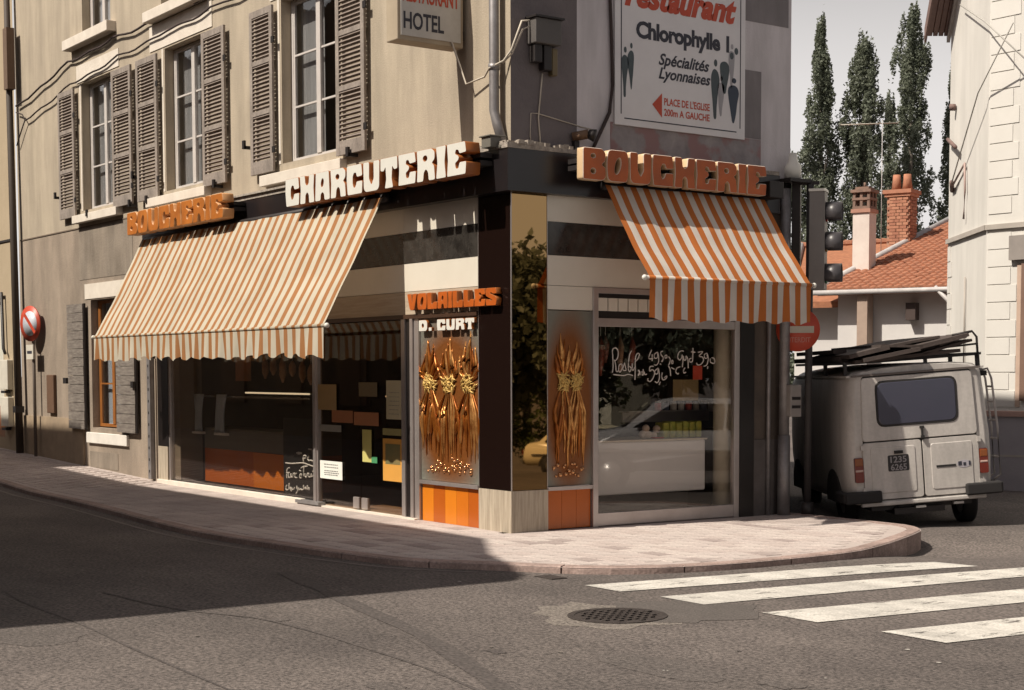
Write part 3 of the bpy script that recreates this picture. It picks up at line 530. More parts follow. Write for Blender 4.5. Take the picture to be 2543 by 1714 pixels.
# corner pillar: dark glass on the left face, bronze mirror on the right
boxes('pillar_core', [(-0.61, -0.02, 0.02, 0.44, 0.0, 3.6)], M_DARKIN, bd)
boxes('dark_glass_panel', [(-0.62, -0.004, -0.002, 0.018, 0.495, 3.62)], M_BROWNMIR, bd)
boxes('mirror_panel', [(-0.018, 0.0, 0.006, 0.455, 0.495, 3.62)], M_MIRROR, bd)
boxes('metal_edge', [(-0.004, 0.006, -0.006, 0.004, 0.495, 3.62), (-0.004, 0.005, 0.456, 0.463, 0.495, 3.62), (-0.628, -0.62, -.005, .01, .495, 3.62)], M_ALU, bd)
boxes('travertine_slab', [(-0.62, 0.012, -0.012, 0.02, -.02, 0.49)], M_TRAV, bd); boxes('travertine_slab', [(-0.02, 0.012, 0.0205, 0.462, -.02, 0.49)], M_TRAV, bd)
# orange tile strips
def tiles(u0, u1, v0, v1, pat, fr):
    n = len(pat); s = (u1-u0)/n
    for k, c in enumerate(pat):
        a = fr(u0+k*s+.002, v0, 0.0); b = fr(u0+(k+1)*s-.002, v1, -.03)
        boxes('orange_tile', [(min(a.x, b.x), max(a.x, b.x), min(a.y, b.y), max(a.y, b.y), v0, v1)], M_OR[c], bd)
tiles(-1.85, -0.63, 0.05, 0.475, [0, 1, 0, 2, 1], FL(-.02)); tiles(0.47, 1.05, 0.06, 0.475, [1, 1, 1], FR(-.02))
boxes('tile_backing', [(-1.88, -0.62, .06, .1, 0, .5), (-.1, -.06, .46, 1.08, 0, .5)], M_DKMET, bd)
# aluminium frames left
for L in ([(-9.22, -9.17, -.02, .06, .08, 2.35)], [(-4.47, -4.405, -.03, .06, .03, 2.35)], [(-4.405, -4.37, -.01, .05, .03, 2.35)], [(-2.25, -2.17, -.02, .06, .03, 2.35)], [(-2.04, -1.98, -.03, .06, .02, 2.35)], [(-1.97, -1.87, -.01, .06, .02, 2.35)], [(-1.87, -.625, -.02, .05, .475, .515)]):
    boxes('aluminium_post', L, M_ALU, bd)
boxes('black_strip', [(-2.17, -2.04, 0, .05, .06, 2.35)], M_BLACK, bd)
boxes('door_step', [(-4.75, -1.9, -.06, .15, -.02, .065)], M_WHITE, bd)
boxes('plinth', [(-9.6, -4.75, -.07, .0, -.02, .115)], M_WHITE, bd, bev=.006)
boxes('plinth', [(-9.6, -4.45, 0, .15, -.02, .125)], M_DKMET, bd)
boxes('metal_cap', [(-4.85, -4.2, -.10, -.0, .065, .105)], M_ZINC, bd)
dw = boxes('display_pane', [(-9.17, -4.47, .012, .020, .125, 2.35)], G_SHOP, bd)
door = proot('glass_door', [(0, 1.03, 0, .01, .01, 2.27)], G_DOOR, bd, (-4.33, 0.015, .07)); boxes('door_pane', [(1.045, 2.07, 0, .01, .01, 2.27)], G_DOOR, door)
for x in (.93, 1.14): boxes('patch_fitting', [(x-.07, x+.07, -.02, .03, .01, .15)], M_ALU, door, bev=.01)
boxes('doormat', [(-3.6, -2.3, .05, .5, .07, .085)], mat('pale_mat', (.5, .45, .38), .95), bd)
# right shop window
wf = boxes('display_window', [(-.05, .02, 1.06, 1.13, .05, 2.66), (-.05, .02, 3.12, 3.2, .05, 2.66), (-.05, .015, 1.13, 3.12, .06, .2), (-.05, .015, 1.13, 3.12, 2.24, 2.33), (-.05, .015, 1.13, 3.12, 2.60, 2.66)], M_ALU, bd, bev=.004)
boxes('display_pane', [(-.02, -.012, 1.13, 3.12, .2, 2.24)], G_SHOP, wf)
for k in range(14): boxes('louvre', [(-.03, .0, 1.14+k*.14, 1.14+k*.14+.125, 2.41, 2.55)], M_PANEL, wf)
boxes('louvre_backing', [(-.06, -.035, 1.13, 3.12, 2.33, 2.6)], M_DKMET, wf)
boxes('pilaster', [(-.06, .03, 3.2, 3.42, .0, 3.62)], M_BLACK, bd)
v, fc = wallgrid(3.42, 3.95, 0.95, 3.62, [], FR(.0), 0); mesh('wall', v, fc, mat('sooty_stone', (0.055, 0.045, 0.04), .9, col2=(.11, .085, .065), scale=2.5, fac=.3, bump=.5), bd)
boxes('stone_base', [(-.1, .02, 3.42, 3.76, 0, .95)], mat('grey_stone_base', (0.11, 0.095, 0.09), .9, col2=(.07, .06, .056)), bd)
boxes('stone_base', [(-.1, .0, 3.76, 3.95, 0, .95)], _m['grey_stone_base'], bd)
# fascia
boxes('fascia', [(-9.9, 0.12, -.12, 0, 3.61, 4.045)], mat('black_fascia', (0.016, 0.013, 0.014), .3), bd); boxes('fascia', [(0.0, 0.12, 0, 3.72, 3.61, 4.045)], _m['black_fascia'], bd)
boxes('fascia_joint_cover', [(-.95, -.35, -.128, -.12, 3.87, 4.03)], mat('grey_fascia_plate', (.05, .046, .055), .35), bd)
# -------- embossed metal panels
def relief(u0, u1, v0, v1, fr, bright, seed):
    rnd = random.Random(seed); loc = fr(u0, v0, 0)
    mb = mat('panel_metal_%d' % seed, (0.24, 0.24, 0.20), .5, metal=.35, col2=(0.30, 0.15, 0.045), scale=1.2, fac=.2, bump=.6, bscale=20)
    # warm centre, grey rim: the plate is gilded in the middle
    n = mb.node_tree; p = n.nodes['Principled BSDF']; tc = n.nodes.new('ShaderNodeTexCoord'); gr = n.nodes.new('ShaderNodeTexGradient'); gr.gradient_type = 'SPHERICAL'
    mp = n.nodes.new('ShaderNodeMapping'); c = (fr((u0+u1)/2, (v0+v1)/2-.08, 0)-Vector(loc)); W, H = u1-u0, v1-v0
    sc = [1/(W*.68)]*2+[1/(H*.60)]; mp.inputs['Scale'].default_value = sc; mp.inputs['Location'].default_value = (-c.x*sc[0], -c.y*sc[1], -c.z*sc[2])
    n.links.new(tc.outputs['Object'], mp.inputs[0]); n.links.new(mp.outputs[0], gr.inputs[0])
    r = n.nodes.new('ShaderNodeMapRange'); r.inputs[1].default_value = .0; r.inputs[2].default_value = .35; n.links.new(gr.outputs['Fac'], r.inputs[0])
    mx = n.nodes.new('ShaderNodeMix'); mx.data_type = 'RGBA'; mx.inputs['A'].default_value = (.20, .20, .17, 1); mx.inputs['B'].default_value = (.20, .065, .012, 1); n.links.new(r.outputs[0], mx.inputs['Factor']); n.links.new(mx.outputs['Result'], p.inputs['Base Color'])
    a = fr(u0, v0, 0)-loc; b = fr(u1, v1, -.02)-loc; rp = proot('embossed_panel', [(min(a.x, b.x), max(a.x, b.x), min(a.y, b.y), max(a.y, b.y), 0, v1-v0)], mb, bd, loc); WL[rp.name] = Vector(loc)
    mg = mat('gilt_relief', (0.80, 0.42, 0.14), .34, metal=.75, col2=(0.30, 0.10, 0.02), scale=9); mgd = mat('dark_copper_relief', (0.42, 0.14, 0.02), .3, metal=.6, col2=(0.20, 0.05, 0.008), scale=6); mt = mat('straw_tie', (0.74, 0.52, 0.18), .45, metal=.4, col2=(.42, .24, .05), scale=30, bump=1, bscale=60)
    N = 3 if W > .8 else 2
    for s in range(N):
        cx = u0+W*((s+.5)/N if N == 3 else (.36, .66)[s]); tz = v0+H*.60
        for k in range(9 if N == 3 else 7):            # ears above the tie
            q = (k-4)/4 if N == 3 else (k-3)/3; top = tz+H*(.31-.13*abs(q))*rnd.uniform(.5, 1.05); wob = rnd.uniform(-.035, .035); pts = []; rr = []; big = rnd.uniform(.012, .030)
            for i in range(11):
                t = i/10; pts.append(fr(cx+W*.185*q*min(1, t*2.4)*(1-.25*t)+wob*sin(t*5), tz+(top-tz)*t, .004+.006*sin(t*3.14))); rr.append(.003+big*sin(min(1, t*1.02)*3.05)**1.6)
            tube('strand', pts, rr, mg if rnd.random() < .4 else mgd, rp, seg=6)
        for k in range(9 if N == 3 else 7):            # stems below
            q = (k-4)/4 if N == 3 else (k-3)/3; bot = v0+H*rnd.uniform(.10, .2); wob = rnd.uniform(-.04, .04); pts = []; rr = []; big = rnd.uniform(.010, .027)
            for i in range(12):
                t = i/11; pts.append(fr(cx+W*.175*q*min(1, t*2.6)*(1-.1*t)+wob*sin(t*5.5), tz+(bot-tz)*t, .004+.007*sin(t*3.14))); rr.append(.003+big*sin(t*3.1)**1.5)
            tube('strand', pts, rr, mg if rnd.random() < .45 else mgd, rp, seg=6)
        V = []; F = []
        for k in range(46):
            a_ = rnd.uniform(0, 6.3); d_ = rnd.random()**.6; px, pz = cx+W*.12*d_*cos(a_), tz+.10*d_*sin(a_); b_ = rnd.uniform(0, 3.1); ln = .05
            tube('', [fr(px-ln*cos(b_), pz-ln*sin(b_), .012), fr(px, pz, .034-.012*d_), fr(px+ln*cos(b_), pz+ln*sin(b_), .012)], [.004, .010, .004], None, seg=5, join=(V, F))
        mesh('straw_tie', V, F, mt, rp, smooth=True)
    mbd = mat('copper_bead', (0.55, 0.28, 0.13), .18, metal=.9)
    for k in range(44 if N == 3 else 20):
        a_ = rnd.uniform(.12, .88); cx = u0+W*a_; cz = v0+H*(.055+.10*rnd.random()*(1-abs(a_-.5)*1.2)); rad = rnd.uniform(.014, .03)
        V = []; F = []
        for i in range(5):
            for j in range(8): V.append(fr(cx+rad*cos(i*pi/8)*cos(j*pi/4), cz+rad*cos(i*pi/8)*sin(j*pi/4), rad*sin(i*pi/8)))
        for i in range(4):
            for j in range(8): F.append((i*8+j, i*8+(j+1) % 8, (i+1)*8+(j+1) % 8, (i+1)*8+j))
        mesh('bead', V, F, mbd, rp, smooth=True)
relief(-1.87, -0.63, 0.52, 2.35, FL(-.02), True, 3); relief(0.47, 1.06, 0.52, 2.40, FR(-.02), False, 5)
boxes('metal_edge', [(-.01, .01, .465, 1.06, .475, .515)], M_ALU, bd)

# ------------------------------------------------------------ the shop inside (part of the house)
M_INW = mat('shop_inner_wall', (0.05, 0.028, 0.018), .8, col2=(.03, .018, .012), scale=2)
mesh('van_shade_wall', [(-.05, 4.02, -.4), (-5, 7.4, -.4), (-5, 7.4, 3.0), (-.05, 4.02, 3.0), (-.2, 4.2, 3.0), (-5, 7.7, 3.0), (-.2, 4.2, -.4), (-5, 7.7, -.4)], [(0, 1, 2, 3), (3, 2, 5, 4), (4, 5, 7, 6), (0, 3, 4, 6)], M_DARKIN, bd)  # added wall, hidden behind the house, that darkens the van's left side
boxes('shop_floor', [(-9.2, -.1, .15, 3.9, -.02, .06)], mat('brown_floor_tile', (.05, .035, .025), .4), bd)
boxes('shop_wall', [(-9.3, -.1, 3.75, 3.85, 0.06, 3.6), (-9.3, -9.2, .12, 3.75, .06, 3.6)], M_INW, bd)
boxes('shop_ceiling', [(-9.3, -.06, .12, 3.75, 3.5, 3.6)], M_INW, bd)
boxes('window_reveal', [(-9.17, -8.95, .05, .4, .12, 2.3)], mat('cream_reveal', (.20, .16, .12), .8), bd)
M_WHITEENAM = mat('white_enamel', (.80, .80, .84), .35, col2=(.76, .76, .80))
ct = thing('chilled_counter', (-.9, 2, .06), 'white enamelled chilled counter seen through the right hand shop window', 'counter')
boxes('counter_body', [(-1.05, -.32, .9, 2.97, .36, .955)], M_WHITEENAM, ct, bev=.02); boxes('counter_top', [(-1.05, -.30, .9, 2.98, .957, .975)], M_WHITE, ct); boxes('counter_base', [(-1.0, -.5, .95, 2.85, .06, .36)], M_DKMET, ct)
co = thing('column', (-.24, 3.17, .06), 'round cream column standing just inside the right hand shop window', 'column')
tube('column_shaft', [(-.24, 3.17, .18), (-.24, 3.17, 3.5)], .115, mat('cream_column', (.62, .57, .47), .7), co, seg=20)
tube('column_foot', [(-.24, 3.17, .06), (-.24, 3.17, .18)], .13, mat('cream_column', (.5, .45, .37)), co, seg=20)
M_PACK = mat('yellow_green_wrapper', (.50, .44, .06), .4, col2=(.22, .28, .04), scale=12, fac=.5)
for k in range(6):
    t = tag(boxes('packet', [(-.62, -.45, 2.44+k*.10, 2.44+k*.10+.085, .977, 1.16+.012*(k % 2))], M_PACK, bev=.015), ['leftmost yellow green packet beside the garlic on the white counter', 'second yellow green packet from the garlic on the white counter', 'third yellow green packet from the garlic on the white counter', 'fourth yellow green packet from the garlic on the white counter', 'fifth yellow green packet from the garlic on the white counter', 'last yellow green packet nearest the cream column'][k], 'packet', 'packets standing in a row on the counter')
M_GARL = mat('garlic_skin', (.72, .60, .50), .6, col2=(.5, .36, .28), scale=20)
def ball(name, c, r, m, parent=None, sz=1.0, n=8):
    V = [(c[0], c[1], c[2]-r*sz)]; F = []
    for i in range(1, n):
        for j in range(12): V.append((c[0]+r*sin(i*pi/n)*cos(j*pi/6), c[1]+r*sin(i*pi/n)*sin(j*pi/6), c[2]-r*sz*cos(i*pi/n)))
    V.append((c[0], c[1], c[2]+r*sz))
    for j in range(12): F.append((0, 1+(j+1) % 12, 1+j)); F.append((len(V)-1, len(V)-13+j, len(V)-13+(j+1) % 12))
    for i in range(n-2):
        for j in range(12): F.append((1+i*12+j, 1+i*12+(j+1) % 12, 1+(i+1)*12+(j+1) % 12, 1+(i+1)*12+j))
    return mesh(name, V, F, m, parent, smooth=True)
for k, (y, z, r) in enumerate(((1.72, 1.06, .05), (1.80, 1.055, .045), (1.76, 1.13, .045), (1.88, 1.05, .04), (1.92, 1.12, .045))):
    tag(ball('garlic_bulb', (-.5, y+.45, z-.035), r, M_GARL), ['lowest left garlic bulb in the pale heap on the counter', 'second garlic bulb from the left at the bottom of the heap', 'top left garlic bulb of the pale heap', 'small bottom garlic bulb touching the green packets', 'upper right garlic bulb beside the green packets'][k], 'garlic', 'garlic bulbs heaped on the counter')
tag(boxes('red_tray', [(-.56, -.42, 2.28, 2.42, .977, .995)], mat('red_plastic', (.45, .04, .02), .4)), 'small red tray under the garlic bulbs on the counter', 'tray')
sh = thing('wall_shelf', (-.9, 2.9, 1.27), 'narrow shelf of small jars behind the white counter', 'shelf'); boxes('shelf_board', [(-1.0, -.8, 2.2, 3.7, 1.27, 1.285)], M_ALU, sh); boxes('bracket', [(-1.0, -.98, 2.25, 3.6, 1.15, 1.27)], M_ALU, sh)
JC = [(.5, .05, .05), (.12, .14, .2), (.7, .65, .6), (.66, .63, .6), (.5, .06, .03), (.55, .5, .42), (.2, .22, .28), (.62, .6, .55)]
JN = ['red', 'dark blue', 'white', 'off white', 'orange red', 'beige', 'slate grey', 'ivory']
for k in range(8):
    j = thing('jar', (-.9, 2.72+k*.12, 1.287), 'small %s jar on the narrow shelf behind the counter' % JN[k], 'jar', 'jars on the shelf')
    tube('jar_body', [(-.9, 2.72+k*.12, 1.287), (-.9, 2.72+k*.12, 1.38)], .04, mat('jar_%d' % k, JC[k], .4), j, seg=12); tube('jar_lid', [(-.9, 2.72+k*.12, 1.381), (-.9, 2.72+k*.12, 1.40)], .035, M_DKMET if k % 2 else M_WFRAME, j, seg=12)
def card(name, fr, u0, u1, v0, v1, m, label, cat, group=None, extra=None, th=.003):
    a = fr(u0, v0, 0); b = fr(u1, v1, th); t = thing(name, a, label, cat, group)
    boxes('sheet', [(min(a.x, b.x), max(a.x, b.x), min(a.y, b.y), max(a.y, b.y), v0, v1)], m, t)
    if extra: extra(t)
    return t
pm = lambda n, c, c2=None: mat('paper_'+n, c, .8, col2=c2 or tuple(x*.9 for x in c))
card('price_card', FR(-.10), 2.58, 2.72, 1.66, 1.82, pm('red', (.5, .05, .02)), 'small red price card hanging in the right hand shop window', 'card')
card('poster_sheet', FR(-.12), 2.30, 2.68, 1.42, 1.66, pm('brown', (.20, .14, .06)), 'brown paper sheet below the price writing in the right hand window', 'paper sheet')
for k, (y, z, l) in enumerate(((1.2, 2.05, .5), (1.29, 2.1, .42), (1.38, 2.0, .55), (1.55, 2.1, .45), (1.62, 2.12, .3), (1.83, 2.1, .4), (2.0, 2.12, .35))):
    t = thing('hanging_sausage', (-.5, y, 2.2), ['long dark red sausage hanging nearest the window edge', 'second sausage hanging from the window edge', 'third and longest hanging sausage', 'fourth hanging sausage, pale brown', 'fifth hanging sausage, short', 'sixth hanging sausage behind the price figures', 'last hanging sausage towards the middle of the window'][k], 'sausage', 'sausages hanging in the right window')
    tube('casing', [(-.5, y, 2.15), (-.49, y+.01, 2.15-l*.3), (-.5, y, 2.15-l*.7), (-.5, y, 2.15-l)], [.012, .035, .035, .01], mat('sausage_%d' % (k % 3), ((.22, .04, .02), (.16, .05, .03), (.26, .14, .08))[k % 3], .5), t); tube('string', [(-.5, y, 2.15), (-.5, y, 2.35)], .003, M_WFRAME, t)
tag(tube('hanging_rod', [(-.5, 1.0, 2.35), (-.5, 3.1, 2.35)], .012, M_ALU), 'metal rod carrying the sausages in the right hand window', 'rod')
# left window contents
dc = thing('display_cabinet', (-7, .5, .06), 'long low cabinet with grey upper front and orange lower front inside the left window', 'cabinet')
boxes('grey_front', [(-8.7, -5.45, .33, .9, .62, .92)], mat('grey_front', (.13, .12, .10), .6), dc); boxes('orange_front', [(-8.7, -7.0, .33, .9, .12, .615)], M_OR[1], dc); boxes('orange_front', [(-6.99, -5.45, .32, .9, .12, .615)], M_OR[2], dc)
boxes('glass_top', [(-8.7, -5.45, .35, .9, 1.38, 1.39)], G_SHOP, dc); boxes('chrome_edge', [(-9.0, -5.3, .33, .35, 1.375, 1.40)], mat('polished_chrome_strip', (.8, .75, .68), .2, metal=.9), dc)
tl = thing('chrome_glow_line', (-6.2, .6, 1.44), 'pale glowing rod added for the bright chrome edge line behind the left window', 'lamp'); tube('glow_rod', [(-7.5, .45, 1.45), (-5.5, .45, 1.45)], .012, mat('chrome_glow', (.9, .8, .65), .4, emit=((1, .78, .5), .7)), tl)  # emissive rod added to paint the bright line of the chrome edge
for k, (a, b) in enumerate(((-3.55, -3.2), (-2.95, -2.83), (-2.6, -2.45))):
    tag(tube('door_glow_rod', [(a-.15, .6, 1.44), (b-.15, .6, 1.44)], .012, _m['chrome_glow']), ['longest added glowing rod seen through the glass door', 'middle short added glowing rod seen through the glass door', 'short added glowing rod nearest the right door post'][k], 'lamp', 'glowing rods added for the chrome line behind the glass door')  # the chrome highlight carried on behind the door as added glowing rods
M_BLUEW = mat('pale_blue_work_cloth', (.50, .58, .68), .9, col2=(.36, .42, .5)); M_HEM = mat('white_hem', (.75, .72, .68), .9)
for k, x in enumerate((-9.0, -8.15)):
    t = thing('hanging_apron', (x, .5, .95), ['pale blue work cloth with white hem hanging by the window edge', 'pale blue work cloth with white hem hanging further inside'][k], 'cloth', 'pale blue cloths hanging in the left window')
    V = []; F = []
    for i in range(9):
        for j in range(7): V.append((x-.02+.40*(j/6)*(1-.12*sin(i*.4))+(.07*i/8 if k == 0 else -.09*(1-i/8))+.0, .26+.03*sin(j*1.9+k)+.01, .86+.56*i/8))
    for i in range(8):
        for j in range(6): F.append((i*7+j, i*7+j+1, (i+1)*7+j+1, (i+1)*7+j))
    o = mesh('cloth', V, F, M_BLUEW, t, smooth=True); s = o.modifiers.new('thickness', 'SOLIDIFY'); s.thickness = .02
    boxes('hem', [(x-.0, x+.40, .235, .30, .825, .86)], M_HEM, t)
for k, (x, y, z, l) in enumerate(((-6.95, .5, 1.95, .3), (-6.7, .5, 1.95, .25), (-6.4, .5, 1.95, .35), (-6.1, .5, 1.9, .22), (-5.8, .5, 1.9, .3), (-5.55, .5, 1.85, .28))):
    t = thing('hanging_salami', (x, y, 2.1), ['salami hanging leftmost of the six', 'second salami from the left', 'third salami from the left, the longest', 'fourth salami from the left, the shortest', 'fifth salami from the left', 'salami hanging rightmost of the six, by the window post'][k]+', behind the left window', 'salami', 'salamis hanging in the left window')
    tube('casing', [(x, y, z), (x, y, z-l*.3), (x, y, z-l*.7), (x, y, z-l)], [.015, .05, .05, .012], mat('salami', (.24, .10, .04), .5, col2=(.36, .2, .1), scale=14), t); tube('string', [(x, y, z), (x, y, 2.45)], .003, M_WFRAME, t)
def lines(fr, u0, u1, vs, m, h=.012, gaps=1):
    def g(t):
        rnd = random.Random(int(u0*100)); L = []
        for v in vs:
            u = u0+rnd.uniform(0, .03)
            while u < u1-.02:
                w_ = rnd.uniform(.02, .07); a = fr(u, v, .0035); b = fr(min(u+w_, u1), v+h, .0045); L.append((min(a.x, b.x), max(a.x, b.x), min(a.y, b.y), max(a.y, b.y), v, v+h)); u += w_+.012
        boxes('print', L, m, t)
    return g
INK = mat('grey_ink', (.20, .20, .19), .8); F0 = FL(0.0)
card('notice', F0, -4.33, -3.74, .405, .63, pm('white', (.80, .80, .74)), 'white printed notice low on the left leaf of the glass door', 'notice', 'papers stuck on the glass door', lines(F0, -4.24, -3.83, [.58, .545, .50, .475, .45], INK))
card('menu_card', F0, -2.63, -2.28, 1.19, 1.645, pm('cream', (.48, .42, .27)), 'tall cream menu card high on the right door leaf', 'card', 'papers stuck on the glass door', lines(F0, -2.58, -2.33, [1.5, 1.45, 1.40, 1.35, 1.3, 1.25], INK, .006))
def pic(t):
    boxes('picture', [(-2.66, -2.31, -.0045, -.0035, .66, .9)], pm('pic', (.25, .16, .05), (.1, .12, .05)), t)
card('door_poster', F0, -2.72, -2.27, .46, .96, pm('amber', (.62, .30, .05)), 'amber and brown poster at the bottom of the right door leaf', 'poster', 'papers stuck on the glass door', pic)
card('label_strip', F0, -2.72, -2.27, 1.0, 1.08, pm('olive', (.30, .26, .10)), 'narrow olive paper strip above the amber door poster', 'paper strip', 'papers stuck on the glass door')
card('leaflet', F0, -3.22, -3.0, .66, 1.05, pm('yellow', (.55, .50, .16)), 'narrow yellow leaflet in the middle of the glass door', 'leaflet', 'papers stuck on the glass door')
card('leaflet', F0, -3.0, -2.86, .655, .73, pm('green', (.05, .25, .10)), 'small green card corner beside the yellow leaflet', 'leaflet', 'papers stuck on the glass door')
card('paper_sheet', F0, -4.38, -3.88, 1.27, 1.59, pm('tan', (.34, .23, .10)), 'large tan paper sheet high on the left door leaf', 'paper sheet', 'papers stuck on the glass door')
card('paper_sheet', F0, -4.0, -3.46, 1.12, 1.27, pm('rust', (.34, .13, .05)), 'rust coloured wide strip under the tan sheet on the door', 'paper sheet', 'papers stuck on the glass door')
card('paper_sheet', F0, -3.43, -2.82, 1.10, 1.26, pm('rust2', (.38, .15, .06)), 'rust coloured wide strip left of the cream menu card', 'paper sheet', 'papers stuck on the glass door')
card('paper_strip', F0, -4.33, -3.76, 1.0, 1.085, pm('grey', (.26, .25, .22)), 'pale grey narrow strip above the white door notice', 'paper strip', 'papers stuck on the glass door')
card('paper_sheet', F0, -3.3, -2.85, 1.45, 1.62, pm('dim', (.16, .12, .06)), 'dim brown sheet at eye height between the two glowing rods on the door', 'paper sheet', 'papers stuck on the glass door')
card('wall_picture', FL(-.12), -7.1, -6.6, 1.62, 1.95, pm('redpic', (.30, .09, .03), (.15, .08, .03)), 'red and brown picture hanging high behind the left window', 'picture')
CHK = mat('chalk', (.72, .70, .68), .9)
def strokes(S, fr, r, m, parent, nm='writing'):
    V = []; F = []
    for s in S:
        P = [fr(a, b, 0) for a, b in s]; 
        # smooth
        Q = [P[0]]
        for i in range(len(P)-1):
            p0 = P[max(i-1, 0)]; p1 = P[i]; p2 = P[i+1]; p3 = P[min(i+2, len(P)-1)]
            for k in range(1, 5):
                t = k/4; Q.append(0.5*((2*p1)+(-p0+p2)*t+(2*p0-5*p1+4*p2-p3)*t*t+(-p0+3*p1-3*p2+p3)*t**3))
        tube('', Q, r, None, seg=5, join=(V, F))
    return mesh(nm, V, F, m, parent, smooth=True)
cb = thing('chalkboard', (-5.05, .04, .12), 'tall black chalkboard with white handwriting leaning inside the left window by the door post', 'chalkboard')
boxes('board', [(-5.47, -4.50, .045, .07, .13, 1.14)], mat('slate', (.008, .007, .008), .6), cb); strokes(CW, FL(-.04), .010, CHK, cb, 'chalk_writing')
gw = strokes(GW, FR(-.006), .0065, mat('white_glass_paint', (.62, .56, .50), .8), None, 'painted_prices'); tag(gw, 'white hand painted meat prices on the right hand shop window', 'lettering')
# ------------------------------------------------------------ letter signs
GL = {
'B': [rounded([(0, 1), (.86, 1), (1, .86), (.97, .62), (.80, .5), (1, .38), (1, .1), (.88, 0), (0, 0)], .07), ell(.44, .76, .12, .085), ell(.44, .27, .13, .105)],
'O': [rounded([(.06, 1), (.94, 1), (1, .5), (.94, 0), (.06, 0), (0, .5)], .16), ell(.5, .5, .15, .29, .07)],
'U': [rounded([(0, 1), (.36, 1), (.35, .42), (.5, .20), (.65, .42), (.64, 1), (1, 1), (.97, .1), (.85, 0), (.15, 0), (.03, .1)], .08)],
'C': [rounded([(.02, 1), (.94, 1), (1, .6), (.66, .58), (.60, .74), (.46, .74), (.38, .6), (.38, .36), (.46, .2), (.58, .26), (.64, .42), (1, .42), (.97, 0), (.06, 0), (0, .5)], .06)],
'H': [rounded([(0, 1), (.34, 1), (.38, .70), (.5, .62), (.62, .70), (.66, 1), (1, 1), (.95, .5), (1, 0), (.64, 0), (.62, .30), (.5, .40), (.38, .30), (.36, 0), (0, 0), (.05, .5)], .06)],
'E': [rounded([(0, 1), (.94, 1), (1, .68), (.66, .66), (.6, .78), (.46, .80), (.42, .66), (.58, .60), (.62, .53), (.58, .46), (.42, .38), (.46, .2), (.6, .2), (.66, .38), (1, .38), (.96, 0), (0, 0), (.05, .5)], .05)],
'R': [rounded([(0, 1), (.82, 1), (.98, .88), (.98, .66), (.82, .54), (.95, .44), (1, 0), (.66, 0), (.62, .28), (.5, .38), (.38, .28), (.34, 0), (0, 0), (.04, .5)], .06), ell(.46, .72, .13, .10)],
'I': [rounded([(0, 1), (1, 1), (.86, .5), (1, 0), (0, 0), (.14, .5)], .08)],
'A': [rounded([(.06, 1), (.94, 1), (1, 0), (.64, 0), (.62, .22), (.5, .30), (.38, .22), (.36, 0), (0, 0)], .07), ell(.5, .62, .10, .16, .03)],
'T': [rounded([(0, 1), (1, 1), (1, .6), (.82, .58), (.70, .72), (.66, .3), (.74, 0), (.26, 0), (.34, .3), (.30, .72), (.18, .58), (0, .6)], .05)],
'V': [rounded([(0, 1), (.40, 1), (.52, .42), (.62, 1), (1, 1), (.74, .06), (.66, 0), (.36, 0), (.26, .06)], .07)],
'L': [rounded([(0, 1), (.42, 1), (.42, .34), (.54, .26), (.64, .42), (1, .42), (.97, 0), (.03, 0)], .07)],
'S': [rounded([(.08, 1), (.92, 1), (1, .68), (.64, .68), (.5, .78), (.38, .68), (.96, .46), (1, .3), (.92, 0), (.06, 0), (0, .32), (.36, .34), (.5, .22), (.62, .32), (.04, .56), (0, .8)], .06)],
'D': [rounded([(0, 1), (.85, 1), (1, .8), (1, .2), (.85, 0), (0, 0)], .1), ell(.48, .5, .14, .22)],
'.': [rounded([(.2, .3), (.8, .3), (.8, 0), (.2, 0)], .06)]}
def sign(name, word, fr, u0, u1, v0, v1, depth, mf, ms, label, gap=.10, wI=.50, back=None, tilt=0.0, skew=0.0, outline=None):
    t = thing(name, fr(u0, v0, 0), label, 'sign'); ws = [(wI if c in 'I' else .55 if c == '.' else .35 if c == ' ' else 1.0) for c in word]; tot = sum(ws)+gap*(len(ws)-1); k = (u1-u0)/tot; u = u0
    for c, w_ in zip(word, ws):
        if c != ' ':
            h = (v1-v0); dv = tilt*(u-u0)/(u1-u0)
            loops = [[(p[0]*w_*k, p[1]*h) for p in L] for L in GL[c]]
            me = curve_mesh('letter', loops, depth/2, 0.006 if outline else .003)
            me.materials.clear(); me.materials.append(mf); me.materials.append(ms)
            if outline: me.materials.append(outline)
            for p in me.polygons:
                nz = abs(p.normal.z); p.material_index = 0 if nz > .95 else 1
                if outline and .3 < nz <= .95: p.material_index = 2
            ww = u
            for v in me.vertices: x, y, z = v.co; v.co = fr(ww+x, v0+dv+y, z+depth/2)-WL[t.name]
            if back: pass
            me.update(); obj('letter', me, t)
        u += w_*k+gap*k
    if back:
        a = fr(u0, v0+.03, -.003); b = fr(u1, v1-.03, -back)
        boxes('mounting_rail', [(min(a.x, b.x), max(a.x, b.x), min(a.y, b.y), max(a.y, b.y), v0+.10, v0+.15), (min(a.x, b.x), max(a.x, b.x), min(a.y, b.y), max(a.y, b.y), v1-.15, v1-.1)], M_DKMET, t)
    return t
sign('shop_sign', 'BOUCHERIE', FL(.30), -9.62, -6.16, 3.80, 4.12, .15, M_ORANGE2, M_LPALE, 'long BOUCHERIE letter sign in faded orange above the left end of the wide awning', gap=.05, wI=.42, back=.17, outline=M_LPALE)
sign('shop_sign', 'CHARCUTERIE', FL(.28), -4.30, -.15, 3.78, 4.11, .17, M_LWHITE, M_LORB, 'CHARCUTERIE letter sign with white faces and brown sides on the black fascia', gap=.07, wI=.52, back=.15)
